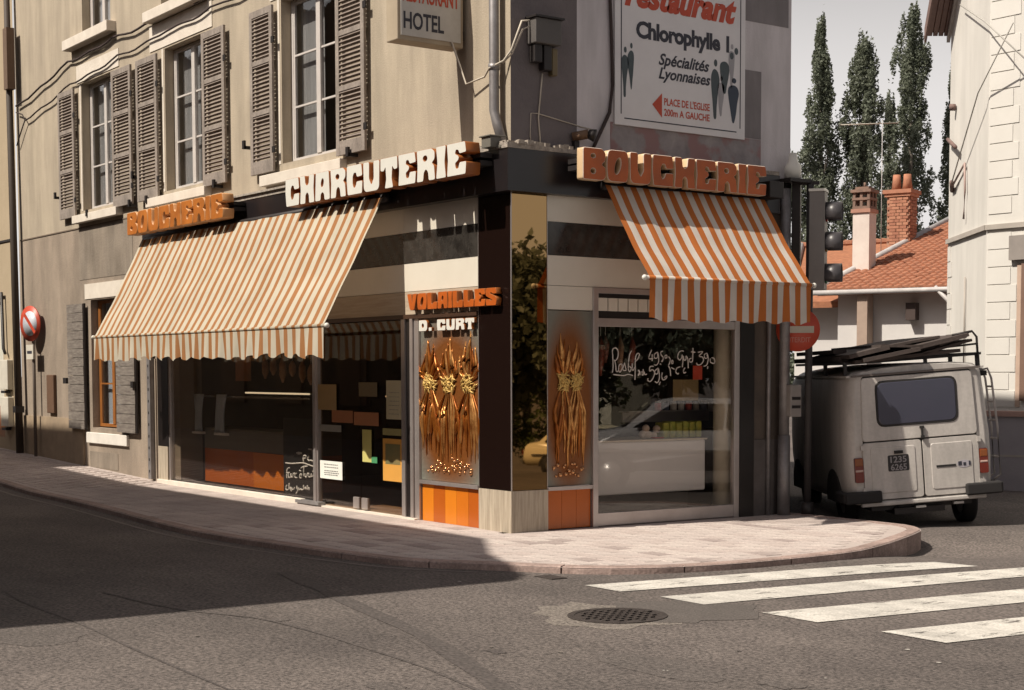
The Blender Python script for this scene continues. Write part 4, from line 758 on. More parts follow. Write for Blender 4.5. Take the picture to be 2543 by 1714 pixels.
sign('shop_sign', 'BOUCHERIE', FR(.35), .60, 3.19, 3.75, 4.07, .10, M_ORANGE, M_LCREAM, 'deep orange BOUCHERIE letter sign above the small awning, under the restaurant poster', gap=.07, wI=.42, back=.17, outline=mat('grey_letter_rim', (.62, .50, .42), .6))
sign('shop_sign', 'VOLAILLES', FL(.015), -2.0, -.16, 2.445, 2.625, .06, M_ORANGE, M_LORB, 'small orange VOLAILLES letter sign running over the white board and dark glass', gap=.05, wI=.40)
sign('shop_sign', 'D. CURT', FL(.012), -1.80, -.645, 2.205, 2.325, .03, M_LWHITE, M_LORB, 'small white D. CURT letter sign at the top of the embossed gilt panel', gap=.10)
tag(boxes('awning_cassette', [(.13, .42, 3.28, 3.50, 3.74, 3.93), (.14, .20, 3.36, 3.46, 3.62, 3.74)], M_DKMET, bev=.01), 'black metal box at the right hand end of the deep orange sign', 'metal box')
tag(boxes('spot_lamp_box', [(-.22, -.05, -.22, -.05, 4.06, 4.17), (-.24, -.03, -.24, -.03, 4.17, 4.185), (-.10, .02, -.14, -.06, 4.05, 4.08)], mat('grey_green_metal', (.14, .13, .11), .6), bev=.005), 'small grey metal box on the fascia at the end of the white letter sign', 'metal box')

# ------------------------------------------------------------ awnings
def awning(name, fr, u0, u1, D0, z0, D1, z1, zb, smat, label, scal, amp, phase=0.0):
    mid = fr((u0+u1)/2, z0, D0); t = thing(name, mid, label, 'awning')
    N = int((u1-u0)/.04); V = []; F = []; R = 14
    for i in range(N+1):
        u = u0+(u1-u0)*i/N; e = sin(pi*i/N)
        for j in range(R+1):
            q = j/R; sag = -.035*sin(pi*q)*(.4+.6*e)+.004*sin(u*9+q*3)-.006*abs(sin(u*2.6+.4))**6+.006*sin(u*23)*sin(pi*q)*(.5+.5*sin(u*1.3))+.010*sin(u*2.9+q*2.2)*sin(pi*q)+.005*sin(q*14+u*1.1)*sin(pi*q); a = fr(u, z0+(z1-z0)*q+sag, D0+(D1-D0)*q+sag*.3); V.append(tuple(a))
    for i in range(N):
        for j in range(R): F.append((i*(R+1)+j, i*(R+1)+j+1, (i+1)*(R+1)+j+1, (i+1)*(R+1)+j))
    mesh('canopy', V, F, smat, t, smooth=True)
    V = []; F = []; N = int((u1-u0)/.02); R = 6
    for i in range(N+1):
        u = u0+(u1-u0)*i/N; zz = zb+amp*(1+.35*sin(u*1.7+1))*(.5-.5*cos(2*pi*(u-u0)/scal+phase+.5*sin(u*1.9)))+.008*sin(u*3.1); wv = .014*sin(u*17+1.2*sin(u*2))+.010*sin(u*31+1)+.012*sin(u*4.3)
        for j in range(R+1):
            q = j/R; V.append(tuple(fr(u+.022*q*sin(u*5.3)+.010*q*sin(u*13), (z1-.035)+(zz-z1+.035)*q, D1+.012+wv*q)))
    for i in range(N):
        for j in range(R): F.append((i*(R+1)+j, i*(R+1)+j+1, (i+1)*(R+1)+j+1, (i+1)*(R+1)+j))
    o = mesh('valance', V, F, smat, t, smooth=True)
    tube('front_bar', [fr(u0-.05, z1-.018, D1), fr(u1+.05, z1-.018, D1)], .024, smat, t)
    ball('bar_cap', fr(u0-.06, z1-.018, D1), .03, M_LWHITE, t); ball('bar_cap', fr(u1+.06, z1-.018, D1), .03, M_LWHITE, t)
    tube('roller', [fr(u0, z0, D0-.06), fr(u1, z0, D0-.06)], .05, M_DKMET, t)
    return t
SA = stripe_mat('striped_canvas_wide', 0, 7.32/34, .2, (.56, .51, .41), (.37, .175, .075), .22, .43)
SB = stripe_mat('striped_canvas_orange', 1, 2.31/13.3, .25, (.66, .60, .54), (.50, .16, .045), .2)
awning('awning', FL(0), -9.57, -2.25, .25, 3.735, 1.0, 2.28, 1.90, SA, 'wide orange and cream striped awning lowered over the left shop window and the door', .43, .045)
awning('awning', FR(0), 1.04, 3.36, .25, 3.735, 1.0, 2.735, 2.265, SB, 'small deep orange and white striped awning over the right hand shop window', .375, .04, 2.2)

# ------------------------------------------------------------ projecting hotel sign
hb = thing('hotel_sign', (-.94, -.44, 5.2), 'box sign reading RESTAURANT HOTEL projecting from the cream wall beside the downpipe', 'sign')
boxes('sign_box', [(-1.06, -.828, -.86, -.05, 5.2, 6.3)], mat('beige_sign_box', (.40, .33, .24), .7, col2=(.32, .26, .19)), hb, bev=.01)
boxes('sign_face', [(-.828, -.818, -.82, -.09, 5.25, 6.25)], mat('dirty_white_face', (.55, .53, .50), .5, col2=(.45, .43, .40), scale=4), hb)
FX = lambda X: (lambda u, v, w_: Vector((X+w_, u, v)))
M_RED = mat('red_print', (.52, .07, .03), .6); M_DKBLUE = mat('dark_print', (.03, .03, .045), .6); M_NAVY = mat('navy_print', (.035, .05, .08), .6); M_PALEGR = mat('pale_grey_print', (.36, .35, .37), .7)
add('lettering', fit(text_mesh('RESTAURANT', .2, offset=.004), FX(-.816), -.80, -.11, 5.60, 5.78), M_RED, hb)
add('lettering', fit(text_mesh('HOTEL', .2, offset=.004), FX(-.816), -.79, -.30, 5.32, 5.50), M_DKBLUE, hb)
boxes('wall_bracket', [(-.98, -.9, -.05, 0, 5.3, 5.4), (-.98, -.9, -.05, 0, 6.0, 6.1)], M_DKMET, hb)

# ------------------------------------------------------------ restaurant poster on the white wall
po = thing('restaurant_poster', (.02, 2.3, 4.43), 'large white painted restaurant poster with people and a red arrow on the side wall', 'poster')
boxes('poster_board', [(.004, .03, 1.34, 3.24, 4.43, 6.62)], mat('white_poster_board', (.70, .68, .69), .6, col2=(.63, .61, .62), scale=2), po)
FP = FX(.032)
def frame_lines():
    y0, y1, z0, z1, t = 1.42, 3.16, 4.50, 6.55, .012
    boxes('border_line', [(.030, .0325, y0+.05, y1-.05, z0, z0+t), (.030, .0325, y0+.05, y1-.05, z1, z1+t), (.030, .0325, y0, y0+t, z0+.05, z1-.04), (.030, .0325, y1, y1+t, z0+.05, z1-.04)], M_DKBLUE, po)
frame_lines()
add('lettering', fit(text_mesh('restaurant', .25, shear=.3, offset=.012, extrude=.0008), FP, 1.47, 3.10, 5.735), M_RED, po)
add('lettering', fit(text_mesh('Chlorophylle 1', .25, offset=.010, extrude=.0008, spacing=.95), FP, 1.63, 2.99, 5.40), M_DKBLUE, po)
add('lettering', fit(text_mesh('Spécialités', .12, shear=.3, offset=.003, extrude=.0008), FP, 1.95, 2.69, 5.14), M_DKBLUE, po)
add('lettering', fit(text_mesh('Lyonnaises', .12, shear=.3, offset=.003, extrude=.0008), FP, 1.95, 2.71, 4.99), M_DKBLUE, po)
add('lettering', fit(text_mesh("PLACE DE L'EGLISE", .1, offset=.002, extrude=.0008), FP, 2.03, 2.70, 4.70, 4.785), M_RED, po)
add('lettering', fit(text_mesh('200m A GAUCHE', .1, offset=.002, extrude=.0008), FP, 2.03, 2.70, 4.585, 4.665), M_RED, po)
mesh('red_arrow', [tuple(FP(*p, 0)) for p in ((1.86, 4.695), (2.0, 4.56), (2.0, 4.83))], [(0, 1, 2)], M_RED, po)
def fig(x, z0, z1, w_, m, seed, head=True):
    rnd = random.Random(seed); h = z1-z0; P = [(x-w_*.12, z0), (x-w_*.28, z0+h*.25), (x-w_*.42, z0+h*.5), (x-w_*.5, z0+h*.70), (x-w_*.35, z0+h*.80), (x, z0+h*.84), (x+w_*.4, z0+h*.79), (x+w_*.5, z0+h*.66), (x+w_*.36, z0+h*.45), (x+w_*.22, z0+h*.2), (x+w_*.1, z0)]
    P = [(a+rnd.uniform(-.008, .008), b) for a, b in P]; R = rounded(P, .03, 2)
    o = mesh('painted_figure', [tuple(FP(p.x, p.y, rnd.uniform(0, .0003)*0)) for p in R], [tuple(range(len(R)))], m, po)
    if head: E = ell(x+w_*.05, z0+h*.93, w_*.2, h*.06); mesh('painted_head', [tuple(FP(a, b, .0)) for a, b in E], [tuple(range(len(E)))], m, po)
M_TEAL = mat('dark_teal_print', (.06, .08, .09), .6)
fig(1.475, 4.73, 5.28, .10, M_TEAL, 1); fig(1.56, 4.82, 5.33, .09, M_TEAL, 2)
fig(2.78, 4.62, 5.30, .13, M_TEAL, 3); fig(2.87, 4.66, 5.12, .10, M_PALEGR, 4); fig(2.92, 4.92, 5.36, .16, M_TEAL, 5, False); fig(3.06, 4.60, 5.12, .17, M_NAVY, 6); fig(3.03, 5.0, 5.5, .10, M_PALEGR, 8)
for a, b in ((3.03, 5.36), (3.10, 5.42)):
    E = ell(a, b, .03, .04); mesh('painted_head', [tuple(FP(p, q, .0006)) for p, q in E], [tuple(range(len(E)))], M_TEAL, po)

# ------------------------------------------------------------ downpipe, electric boxes, cables
dp = thing('downpipe', (-.16, -.09, 4.1), 'grey zinc downpipe running down the cream wall right of the hotel sign', 'downpipe')
tube('pipe', [(-.16, -.10, 10.9), (-.16, -.10, 4.45), (-.13, -.085, 4.32), (-.08, -.05, 4.12)], .052, M_ZINC, dp, seg=14)
for z in (4.9, 6.3, 8.3): tube('collar', [(-.16, -.10, z-.03), (-.16, -.10, z+.03)], .06, M_ZINC, dp, seg=14)
eb = thing('electric_box', (.1, .40, 5.04), 'grey electric junction box with fuses on the dark side wall near the corner', 'electric box')
boxes('box_body', [(.0, .17, .20, .53, 5.14, 5.40)], mat('dark_grey_box', (.10, .09, .085), .6), eb, bev=.01); boxes('box_lid', [(-.0, .20, .18, .55, 5.40, 5.42)], M_DKMET, eb)
boxes('fuse_holder', [(.02, .12, .22, .32, 4.95, 5.14)], M_DKMET, eb, bev=.01); boxes('fuse_holder', [(.02, .12, .34, .44, 4.88, 5.14)], M_DKMET, eb, bev=.01); boxes('fuse_holder', [(.02, .10, .46, .53, 4.84, 5.12)], mat('ochre_fuse', (.16, .12, .06), .6), eb, bev=.01)
M_CABW = mat('pale_cable', (.52, .46, .38), .7); M_CABD = mat('dark_cable', (.035, .02, .018), .7)
def cable(pts, r, m, label, group=None): return tag(tube('cable', pts, r, m, seg=6), label, 'cable', group)
cable([(.03, .38, 4.86), (.015, .36, 4.6), (.012, .34, 4.4), (.012, .36, 4.2), (.012, .37, 4.08)], .009, M_CABW, 'pale cable hanging straight down from the electric box to the fascia')
cable([(.012, .25, 4.12), (.012, .235, 4.2), (.012, .245, 4.44), (.012, .33, 4.445), (.012, .9, 4.36), (.012, 1.1, 4.34)], .006, M_CABW, 'thin pale wire crossing the dark wall below the electric box')
cable([(.06, .22, 5.38), (.06, .1, 5.36), (.04, -.02, 5.05), (-.04, -.06, 4.95), (-.16, -.16, 4.88), (-.40, -.06, 4.84), (-.7, -.1, 4.80), (-.82, -.2, 5.25)], .011, M_CABW, 'pale cable looping from the electric box round the downpipe to the hotel sign')
cable([(.07, .24, 5.34), (.05, .12, 5.28), (.03, .0, 5.02), (-.06, -.06, 4.93)], .009, M_CABW, 'second shorter pale cable beside the looping one at the corner')
cable([(.03, 1.26, 10.8), (.03, 1.27, 5.8), (.03, 1.29, 5.4), (.03, 1.31, 4.85), (.03, 1.27, 4.55), (.03, 1.12, 4.28), (.06, 1.0, 4.10)], .02, M_CABD, 'thick dark cable running down the white wall left of the poster')
wl_ = thing('wall_lamp', (.05, .9, 4.2), 'small brown spot lamp above the left end of the deep orange sign', 'lamp')
tube('lamp_body', [(.02, .78, 4.24), (.14, .90, 4.27)], .05, mat('brown_lamp', (.16, .09, .05), .6), wl_); tube('lamp_head', [(.14, .90, 4.27), (.19, .95, 4.25)], [.05, .07], M_DKMET, wl_); boxes('lamp_foot', [(0, .06, .78, .84, 4.12, 4.2)], M_DKMET, wl_)
def wav(P):
    out = []
    for i in range(len(P)-1):
        for k in range(8):
            t = k/8; a = Vector(P[i]); b = Vector(P[i+1]); p = a+(b-a)*t; p.z += .018*sin((p.x)*5)-.06*sin(pi*t)*.5; out.append(p)
    return out+[Vector(P[-1])]
cable(wav([(-16.1, -.06, 6.6), (-13.3, -.05, 6.98), (-11.2, -.05, 7.03), (-9.0, -.05, 7.02), (-6, -.05, 7.05), (-1, -.05, 7.1)]), .017, M_CABD, 'upper dark cable strung along the cream wall under the top window sills')
cable(wav([(-15.6, -.06, 6.3), (-13.2, -.05, 6.6), (-11.0, -.045, 6.72), (-9.0, -.05, 6.78), (-7.4, -.05, 6.82), (-4, -.05, 6.85), (-1, -.05, 6.88)]), .014, M_CABD, 'lower dark cable strung along the cream wall just above the shutters')
cable([(-15.6, -.06, 6.3), (-15.8, -.06, 6.15), (-16.1, -.06, 5.9)], .012, M_CABD, 'short dark cable end tied to the pole at the far left')
cable([(-15.6, -.06, 6.3), (-15.75, -.06, 6.42), (-16.1, -.06, 6.5)], .012, M_CABD, 'short upper tie of the lower cable at the far left pole')
# ------------------------------------------------------------ left end: pole, no parking sign, meter box, neighbour house
lp = thing('service_pole', (-16.15, -.12, .2), 'tall dark pole against the wall at the far left of the house', 'pole')
tube('pole_shaft', [(-16.05, -.14, .1), (-16.15, -.14, 4), (-16.3, -.14, 10.5)], [.07, .065, .05], mat('dark_brown_pole', (.05, .035, .025), .7), lp, seg=12)
boxes('pole_box', [(-16.2, -15.98, -.24, -.1, 6.9, 8.0)], mat('rusty_box', (.14, .09, .06), .8), lp); boxes('pole_clamp', [(-16.16, -16.0, -.22, -.06, 1.0, 1.12)], M_DKMET, lp)
ns = thing('no_parking_sign', (-15.2, -.12, .2), 'round red and white no parking sign on a thin post at the far left', 'road sign')
def disc(name, c, r, th, m, parent, nrm=(0, -1, 0), seg=28):
    c = Vector(c); n = Vector(nrm).normalized(); return tube(name, [c, c+n*th], r, m, parent, seg=seg)
SX, SY = -15.2, -.16; NS = (.25, -1, 0)
def onsign(dx, dz, off): n = Vector(NS).normalized(); a = Vector((-n.y, n.x, 0)); return Vector((SX, SY, 2.62))+a*dx+Vector((0, 0, dz))+n*off
M_SRED = mat('red_sign_enamel', (.52, .07, .035), .45); M_SBLUE = mat('faded_pale_blue_enamel', (.52, .54, .60), .45)
tube('post', [(SX, SY+.04, .15), (SX, SY+.04, 2.9)], .03, mat('grey_post', (.15, .12, .10), .6), ns)
disc('sign_disc', onsign(0, 0, 0), .32, .02, M_SRED, ns, NS); disc('disc_centre', onsign(0, 0, .02), .225, .003, M_SBLUE, ns, NS)
V = [tuple(onsign(x, z, .026)) for x, z in ((-.19, .14), (-.14, .19), (.19, -.14), (.14, -.19))]; mesh('red_slash', V, [(0, 1, 2, 3)], M_SRED, ns)
boxes('sub_plate', [(SX-.20, SX+.18, SY-.03, SY, 1.98, 2.24)], mat('white_plate', (.62, .58, .50), .6), ns); boxes('plate_print', [(SX-.14, SX+.12, SY-.034, SY-.03, 2.08, 2.13)], M_DKBLUE, ns)
tag(boxes('meter_box', [(-14.72, -14.35, -.06, 0, 1.02, 1.70)], mat('brown_meter_door', (.13, .07, .04), .7), bev=.01), 'brown metal meter cover in the wall between the no parking sign and the plank shutter', 'meter cover')
nb = thing('neighbour_house', (-20, 0, 0), 'beige rendered house at the far left edge beyond the dark pole', 'building')
v, fc = wallgrid(-30, -16.3, -.2, 10.5, [(-18.3, -17.3, .5, 3.1)], FL(.03), .2); mesh('wall', v, fc, mat('beige_render', (.40, .32, .22), .9, col2=(.34, .27, .18), scale=1, bump=.3), nb)
boxes('white_shutter', [(-18.28, -17.32, .02, .06, 1.1, 3.08)], mat('white_wood', (.62, .60, .52), .7), nb); boxes('door_base', [(-18.28, -17.32, .02, .07, .5, 1.1)], M_OAK, nb); boxes('wall_band', [(-30, -16.35, -.05, -.03, 4.2, 4.24)], M_DKMET, nb)
tube('wall_conduit', [(-17.6, -.1, 3.25), (-17.1, -.1, 3.25), (-17.05, -.1, 2.2), (-16.95, -.1, 2.1)], .03, M_DKMET, nb)
mesh('roof', [(-31, -.6, 10.5), (-16.3, -.6, 10.5), (-16.3, 5, 13), (-31, 5, 13)], [(0, 1, 2, 3)], M_TILE, nb)
for k, z in enumerate((1.42, .72)):
    t = thing('wall_box', (-16.95, -.1, z), ['upper white metal box fixed to the far left house wall', 'lower white metal box fixed to the far left house wall'][k], 'box', 'white boxes on the far left house')
    boxes('box_body', [(-17.2, -16.72, -.14, -.03, z, z+.56)], mat('white_box', (.62, .58, .50), .6), t, bev=.01); boxes('box_foot', [(-17.1, -16.85, -.15, -.05, z-.07, z-.02)], M_DKMET, t)

# ------------------------------------------------------------ right end: pipes, traffic light, no entry sign
sp = thing('steel_post', (.12, 3.80, .05), 'grey steel downpipe standing against the wall right of the display window', 'pipe'); tube('pipe', [(.12, 3.82, .03), (.12, 3.82, 1.0)], .075, M_ZINC, sp, seg=14); tube('upper_pipe', [(.12, 3.82, 1.0), (.12, 3.82, 3.9)], .062, M_ZINC, sp, seg=14)
tag(tube('thin_pipe', [(.04, 3.64, .05), (.04, 3.64, 3.6)], .025, M_ZINC), 'thin grey conduit pipe just left of the steel downpipe', 'pipe')
vp = thing('vent_cap', (.15, 3.86, 4.0), 'white cylindrical vent cap on a dark bracket above the pipes at the wall end', 'vent'); tube('cap', [(.15, 3.9, 4.02), (.15, 3.9, 4.16), (.15, 3.9, 4.22), (.15, 3.9, 4.32)], [.10, .10, .06, .045], M_LWHITE, vp, seg=14); boxes('bracket', [(0, .30, 3.72, 4.08, 3.97, 4.01), (.0, .08, 3.84, 3.94, 3.6, 3.97)], M_DKMET, vp)
tl = thing('traffic_light', (.30, 4.02, .03), 'dark traffic light seen from behind on its pole at the pavement end', 'traffic light')
TX, TY = .28, 4.06; sd = Vector((.79, .61, 0)); fw = Vector((-.61, .79, 0))   # sd: towards the right of the picture
tube('pole', [(TX, TY, .02), (TX, TY, 3.95)], .045, mat('grey_brown_pole', (.035, .03, .03), .6), tl, seg=12)
tube('pole_foot', [(TX, TY, .02), (TX, TY, .2)], .08, M_DKMET, tl, seg=12)
boxes('control_box', [(TX-.23, TX-.03, TY-.26, TY-.08, 1.22, 1.60)], mat('pale_grey_box', (.32, .29, .27), .6), tl, bev=.01)
for z in (1.32, 1.42): boxes('slot', [(TX-.033, TX-.025, TY-.24, TY-.1, z, z+.035)], M_DKMET, tl)
def obox(name, c, hx, hy, z0, z1, m, parent):      # box turned with the light
    V = []
    for z in (z0, z1):
        for a, b in ((-1, -1), (1, -1), (1, 1), (-1, 1)): p = Vector(c)+sd*hx*a+fw*hy*b; V.append((p.x, p.y, z))
    return mesh(name, V, [(0, 3, 2, 1), (4, 5, 6, 7), (0, 1, 5, 4), (1, 2, 6, 5), (2, 3, 7, 6), (3, 0, 4, 7)], m, parent)
HC = Vector((TX, TY, 0))+sd*.10
M_TLB = mat('grey_traffic_light_case', (.20, .185, .175), .5); obox('signal_case', HC, .09, .13, 2.72, 3.86, M_TLB, tl); obox('case_cap', HC, .10, .14, 3.86, 3.89, M_LWHITE, tl)
M_VIS = mat('dark_visor', (.07, .065, .07), .4)
for k, z in enumerate((3.62, 3.27, 2.90)):
    c = HC+sd*.09; V = []; F = []
    for i, d in enumerate((0, .19)):
        for j in range(17):
            a = -pi*.25+pi*1.5*j/16; V.append((c.x+sd.x*d+fw.x*.125*cos(a), c.y+sd.y*d+fw.y*.125*cos(a), z+.125*sin(a)))
    for j in range(16): F.append((j, j+1, 17+j+1, 17+j))
    o = mesh('visor', V, F, M_VIS, tl, smooth=True); s = o.modifiers.new('t', 'SOLIDIFY'); s.thickness = .008
    tube('lens', [c+Vector((0, 0, z)), c+sd*.02+Vector((0, 0, z))], .11, mat('lens_%d' % k, ((.2, .02, .02), (.25, .14, .02), (.02, .15, .08))[k], .2), tl, seg=20)
obox('bracket', Vector((TX, TY, 0))-sd*.16, .05, .05, 2.5, 4.0, M_DKMET, tl)
obox('bracket', Vector((TX, TY, 0))-sd*.05, .16, .02, 3.95, 3.99, M_DKMET, tl)
ne = thing('no_entry_sign', (.42, 4.02, 2.28), 'round red no entry sign with white bar half hidden behind the small awning', 'road sign')
NN = Vector((.62, -.78, 0)).normalized(); NA = Vector((.78, .62, 0)).normalized(); NC = Vector((.23, 3.93, 2.25))
tube('sign_disc', [NC, NC+NN*.015], .26, M_SRED, ne, seg=30)
def np_(a, z, off): p = NC+NA*a+NN*off; return (p.x, p.y, NC.z+z)
mesh('white_bar', [np_(-.19, -.04, .018), np_(.19, -.04, .018), np_(.19, .04, .018), np_(-.19, .04, .018)], [(0, 1, 2, 3)], mat('white_bar', (.55, .52, .44), .6), ne)
add('lettering', fit(text_mesh('INTERDIT', .1, offset=.001, extrude=.0005), lambda u, v, w_: Vector(np_(u, v, .018+w_)), -.15, .15, -.15, -.09), mat('pale_red_print', (.60, .25, .2), .6), ne)
boxes('sign_clamp', [(.27, .37, 4.03, 4.08, 2.2, 2.3)], M_DKMET, ne)
# ------------------------------------------------------------ parked van
M_VANW = mat('dull_grey_white_paint', (.50, .47, .44), .42, col2=(.44, .41, .385), scale=1.5, grain=.05, gscale=30, blot=(2.2, .84, (2.5, 2.5, .5)), bump=.2, bscale=3)
M_RUB = mat('black_rubber', (.018, .016, .016), .8); M_CHR = mat('worn_chrome', (.5, .48, .46), .3, metal=.8)
VX, VY, VZ = VANPOS
van = thing('parked_van', (VX, VY, VZ), 'grey white panel van parked with its rear to the street, roof rack loaded with planks', 'van', rot=(0, radians(-4.5), radians(VANYAW-90)))
PR = [(.62, .32), (.80, .34), (.86, .45), (.88, .8), (.875, 1.1), (.845, 1.5), (.815, 1.80), (.79, 1.85), (.72, 1.90), (.45, 1.935), (0, 1.95)]
SY_ = [(0, .875, .99), (.02, .915, .993), (.06, .955, .997), (.13, .985, 1), (.22, 1, 1), (1.0, 1, 1), (2.2, 1, 1), (3.2, 1, 1), (3.6, .98, .98), (3.9, .93, .93), (4.05, .86, .80)]
V = []; F = []; prof = [(x, z) for x, z in PR]+[(-x, z) for x, z in PR[-2::-1]]; n = len(prof)
for y, sx, sz in SY_:
    for x, z in prof: V.append((x*sx, y, .32+(z-.32)*sz))
for i in range(len(SY_)-1):
    for j in range(n-1): F.append((i*n+j, i*n+j+1, (i+1)*n+j+1, (i+1)*n+j))
    F.append((i*n+n-1, i*n, (i+1)*n, (i+1)*n+n-1))
F.append(tuple(range(n-1, -1, -1))); F.append(tuple((len(SY_)-1)*n+j for j in range(n)))
o = mesh('body', V, F, M_VANW, van, smooth=True)
for p in o.data.polygons[-2:]: p.use_smooth = False
def rrect(x0, x1, z0, z1, r, y, n=4): return [(p.x, y, p.y) for p in rounded([(x0, z0), (x1, z0), (x1, z1), (x0, z1)], r, n)]
def plate(name, x0, x1, z0, z1, r, y0, y1, m, par, tap=.0):
    a = rrect(x0, x1, z0, z1, r, y0); b = rrect(x0+.006, x1-.006, z0+.006, z1-.006, r, y1); N = len(a)
    if tap: a = [(x*(1-tap*(z-z0)), y, z) for x, y, z in a]; b = [(x*(1-tap*(z-z0)), y, z) for x, y, z in b]
    return mesh(name, a+b, [(i, (i+1) % N, N+(i+1) % N, N+i) for i in range(N)]+[tuple(range(N, 2*N))[::-1]], m, par)
M_GAP = mat('dark_door_gap', (.03, .027, .025), .8)
plate('door_gap', -.70, .70, .375, 1.84, .05, -.001, -.004, M_GAP, van, .05)
hatch = plate('rear_hatch', -.685, .685, 1.075, 1.825, .05, -.003, -.022, M_VANW, van, .06)
plate('window_seal', -.50, .47, 1.235, 1.775, .10, -.022, -.03, M_RUB, hatch); plate('rear_window', -.475, .445, 1.26, 1.75, .085, -.03, -.034, mat('dark_blue_grey_glass', (.045, .048, .07), .12, col2=(.05, .05, .075)), hatch)
boxes('hatch_handle', [(.015, .035, -.06, -.022, 1.09, 1.20), (.00, .05, -.05, -.022, 1.19, 1.215), (.005, .045, -.065, -.03, 1.075, 1.105)], M_RUB, hatch)
for x0, x1 in ((-.69, .012), (.024, .69)):
    d = plate('rear_door', x0, x1, .385, 1.062, .04, -.003, -.022, M_VANW, van); plate('pressed_panel', x0+.09, x1-.08, .46, 1.0, .03, -.0225, -.030, M_VANW, d)
    if x0 < 0:
        pl_ = plate('number_plate', -.40, -.15, .71, .90, .02, -.030, -.036, mat('black_plate', (.015, .012, .013), .4), d)
        def fv(u, v, w_): return Vector((u, -.037-w_, v))
        M_PW = mat('plate_white', (.28, .26, .27), .5)
        for s, a in (('1235', .81), ('6265', .72)):
            me = fit(text_mesh(s, .1, offset=.002, extrude=.0006), fv, -.37, -.18, a, a+.075); me.materials.clear(); me.materials.append(M_PW); obj('plate_digits', me, pl_)
        boxes('plate_lamp', [(-.32, -.22, -.06, -.03, .915, .95)], M_RUB, d)
    else:
        boxes('badge_bar', [(.17, .40, -.036, -.030, .715, .74)], M_RUB, d)
        E = ell(.50, .735, .085, .045, n=20); mesh('oval_badge', [(a, -.033, b) for a, b in E]+[(a, -.030, b) for a, b in E], [tuple(range(20))]+[(i, (i+1) % 20, 20+(i+1) % 20, 20+i) for i in range(20)], mat('pale_badge', (.4, .38, .42), .4), d)
        boxes('badge_marks', [(.43, .47, -.037, -.033, .72, .765), (.49, .52, -.037, -.033, .715, .75), (.555, .575, -.037, -.033, .715, .765)], M_DKBLUE, d)
for s in (-1, 1):
    x0, x1 = (s*.74-.055, s*.74+.055); lt = plate('tail_light', x0, x1, .60, .90, .02, .03, -.03, mat('red_lens', (.16, .022, .012), .25), van)
    plate('amber_lens', x0+.01, x1-.01, .80, .885, .01, -.03, -.034, mat('amber_lens', (.24, .07, .015), .25), lt); plate('pale_lens', x0+.01, x1-.01, .73, .755, .005, -.03, -.034, mat('pale_lens', (.5, .35, .3), .25), lt)
    a, b = sorted((s*.50, s*.93)); boxes('bumper', [(a, b, -.09, .04, .36, .50), (min(s*.86, s*.95), max(s*.86, s*.95), -.05, .45, .37, .49)], M_RUB, van, bev=.02)
    boxes('hinge', [(s*.69-.02, s*.69+.02, -.045, -.01, z, z+.06) for z in (.48, .98)], M_VANW, van)
boxes('rear_sill', [(-.74, .74, -.05, .05, .315, .365)], M_VANW, van, bev=.012)
boxes('roof_gutter', [(-.76, .76, -.03, .0, 1.838, 1.862)], mat('dark_gutter', (.12, .10, .09), .6), van)
boxes('roof_gutter', [(-.815, -.775, .02, 3.6, 1.835, 1.86)], M_VANW, van); boxes('roof_gutter', [(.775, .815, .02, 3.6, 1.835, 1.86)], M_VANW, van)
def wheel(x, y, dz=0):
    w_ = thing('t', (0, 0, 0), None, None); bpy.data.objects.remove(w_)
    V = []; F = []; pr = [(.06, .20), (.09, .27), (.085, .315), (.05, .33), (-.05, .33), (-.085, .315), (-.09, .27), (-.06, .20)]
    for a in range(24):
        for px, r in pr: V.append((x+px, y+r*cos(a*pi/12), .33+dz+r*sin(a*pi/12)))
    k = len(pr)
    for a in range(24):
        for j in range(k-1): F.append((a*k+j, a*k+j+1, ((a+1) % 24)*k+j+1, ((a+1) % 24)*k+j))
    ty = mesh('wheel', V, F, M_RUB, van, smooth=True)
    for s in (-1, 1):
        V = [(x+s*.05, y, .33+dz)]+[(x+s*(.06), y+.21*cos(a*pi/12), .33+dz+.21*sin(a*pi/12)) for a in range(24)]; mesh('rim', V, [(0, 1+a, 1+(a+1) % 24) for a in range(24)], mat('dull_rim', (.2, .19, .18), .5), ty)
for x, dz in ((-.72, .05), (.72, -.06)): wheel(x, .85, dz); wheel(x, 3.2, dz)
for s in (-1, 1):
    for y in (.85, 3.2):
        V = [(s*.886, y+.42*cos(a*pi/14), .33+.40*sin(a*pi/14)) for a in range(15)]; V += [(s*.86, b[1], b[2]) for b in V]; mesh('wheel_arch', V, [tuple(range(15))]+[(i, i+1, 16+i, 15+i) for i in range(14)], M_GAP, van)
tube('exhaust', [(-.3, .1, .27), (-.3, 1.2, .27)], .03, M_DKMET, van); boxes('axle', [(-.7, .7, .82, .90, .28, .34)], M_DKMET, van); boxes('underfloor', [(-.6, .6, .1, 3.5, .25, .33)], M_DKMET, van); boxes('spare_wheel_cradle', [(-.35, .25, .0, .5, .20, .27)], M_DKMET, van)
for x, z in ((-.1, .26), (.35, .27)): boxes('tow_hook', [(x, x+.12, -.03, .03, z, z+.025)], M_CHR, van)
lad = tube('side_ladder', [(.80, .22, 1.80), (.92, .22, 1.82), (.96, .22, 1.70), (1.0, .22, 1.1), (1.0, .22, .55), (.92, .22, .5)], .014, mat('pale_ladder_metal', (.42, .38, .36), .5), van)
tube('ladder_rail', [(.80, .46, 1.80), (.92, .46, 1.82), (.96, .46, 1.70), (1.0, .46, 1.1), (1.0, .46, .55), (.92, .46, .5)], .014, _m['pale_ladder_metal'], lad)
for z in (1.6, 1.42, 1.2, .98, .76): tube('rung', [(.965+.03*(1.7-z), .22, z), (.965+.03*(1.7-z), .46, z)], .012, _m['pale_ladder_metal'], lad)
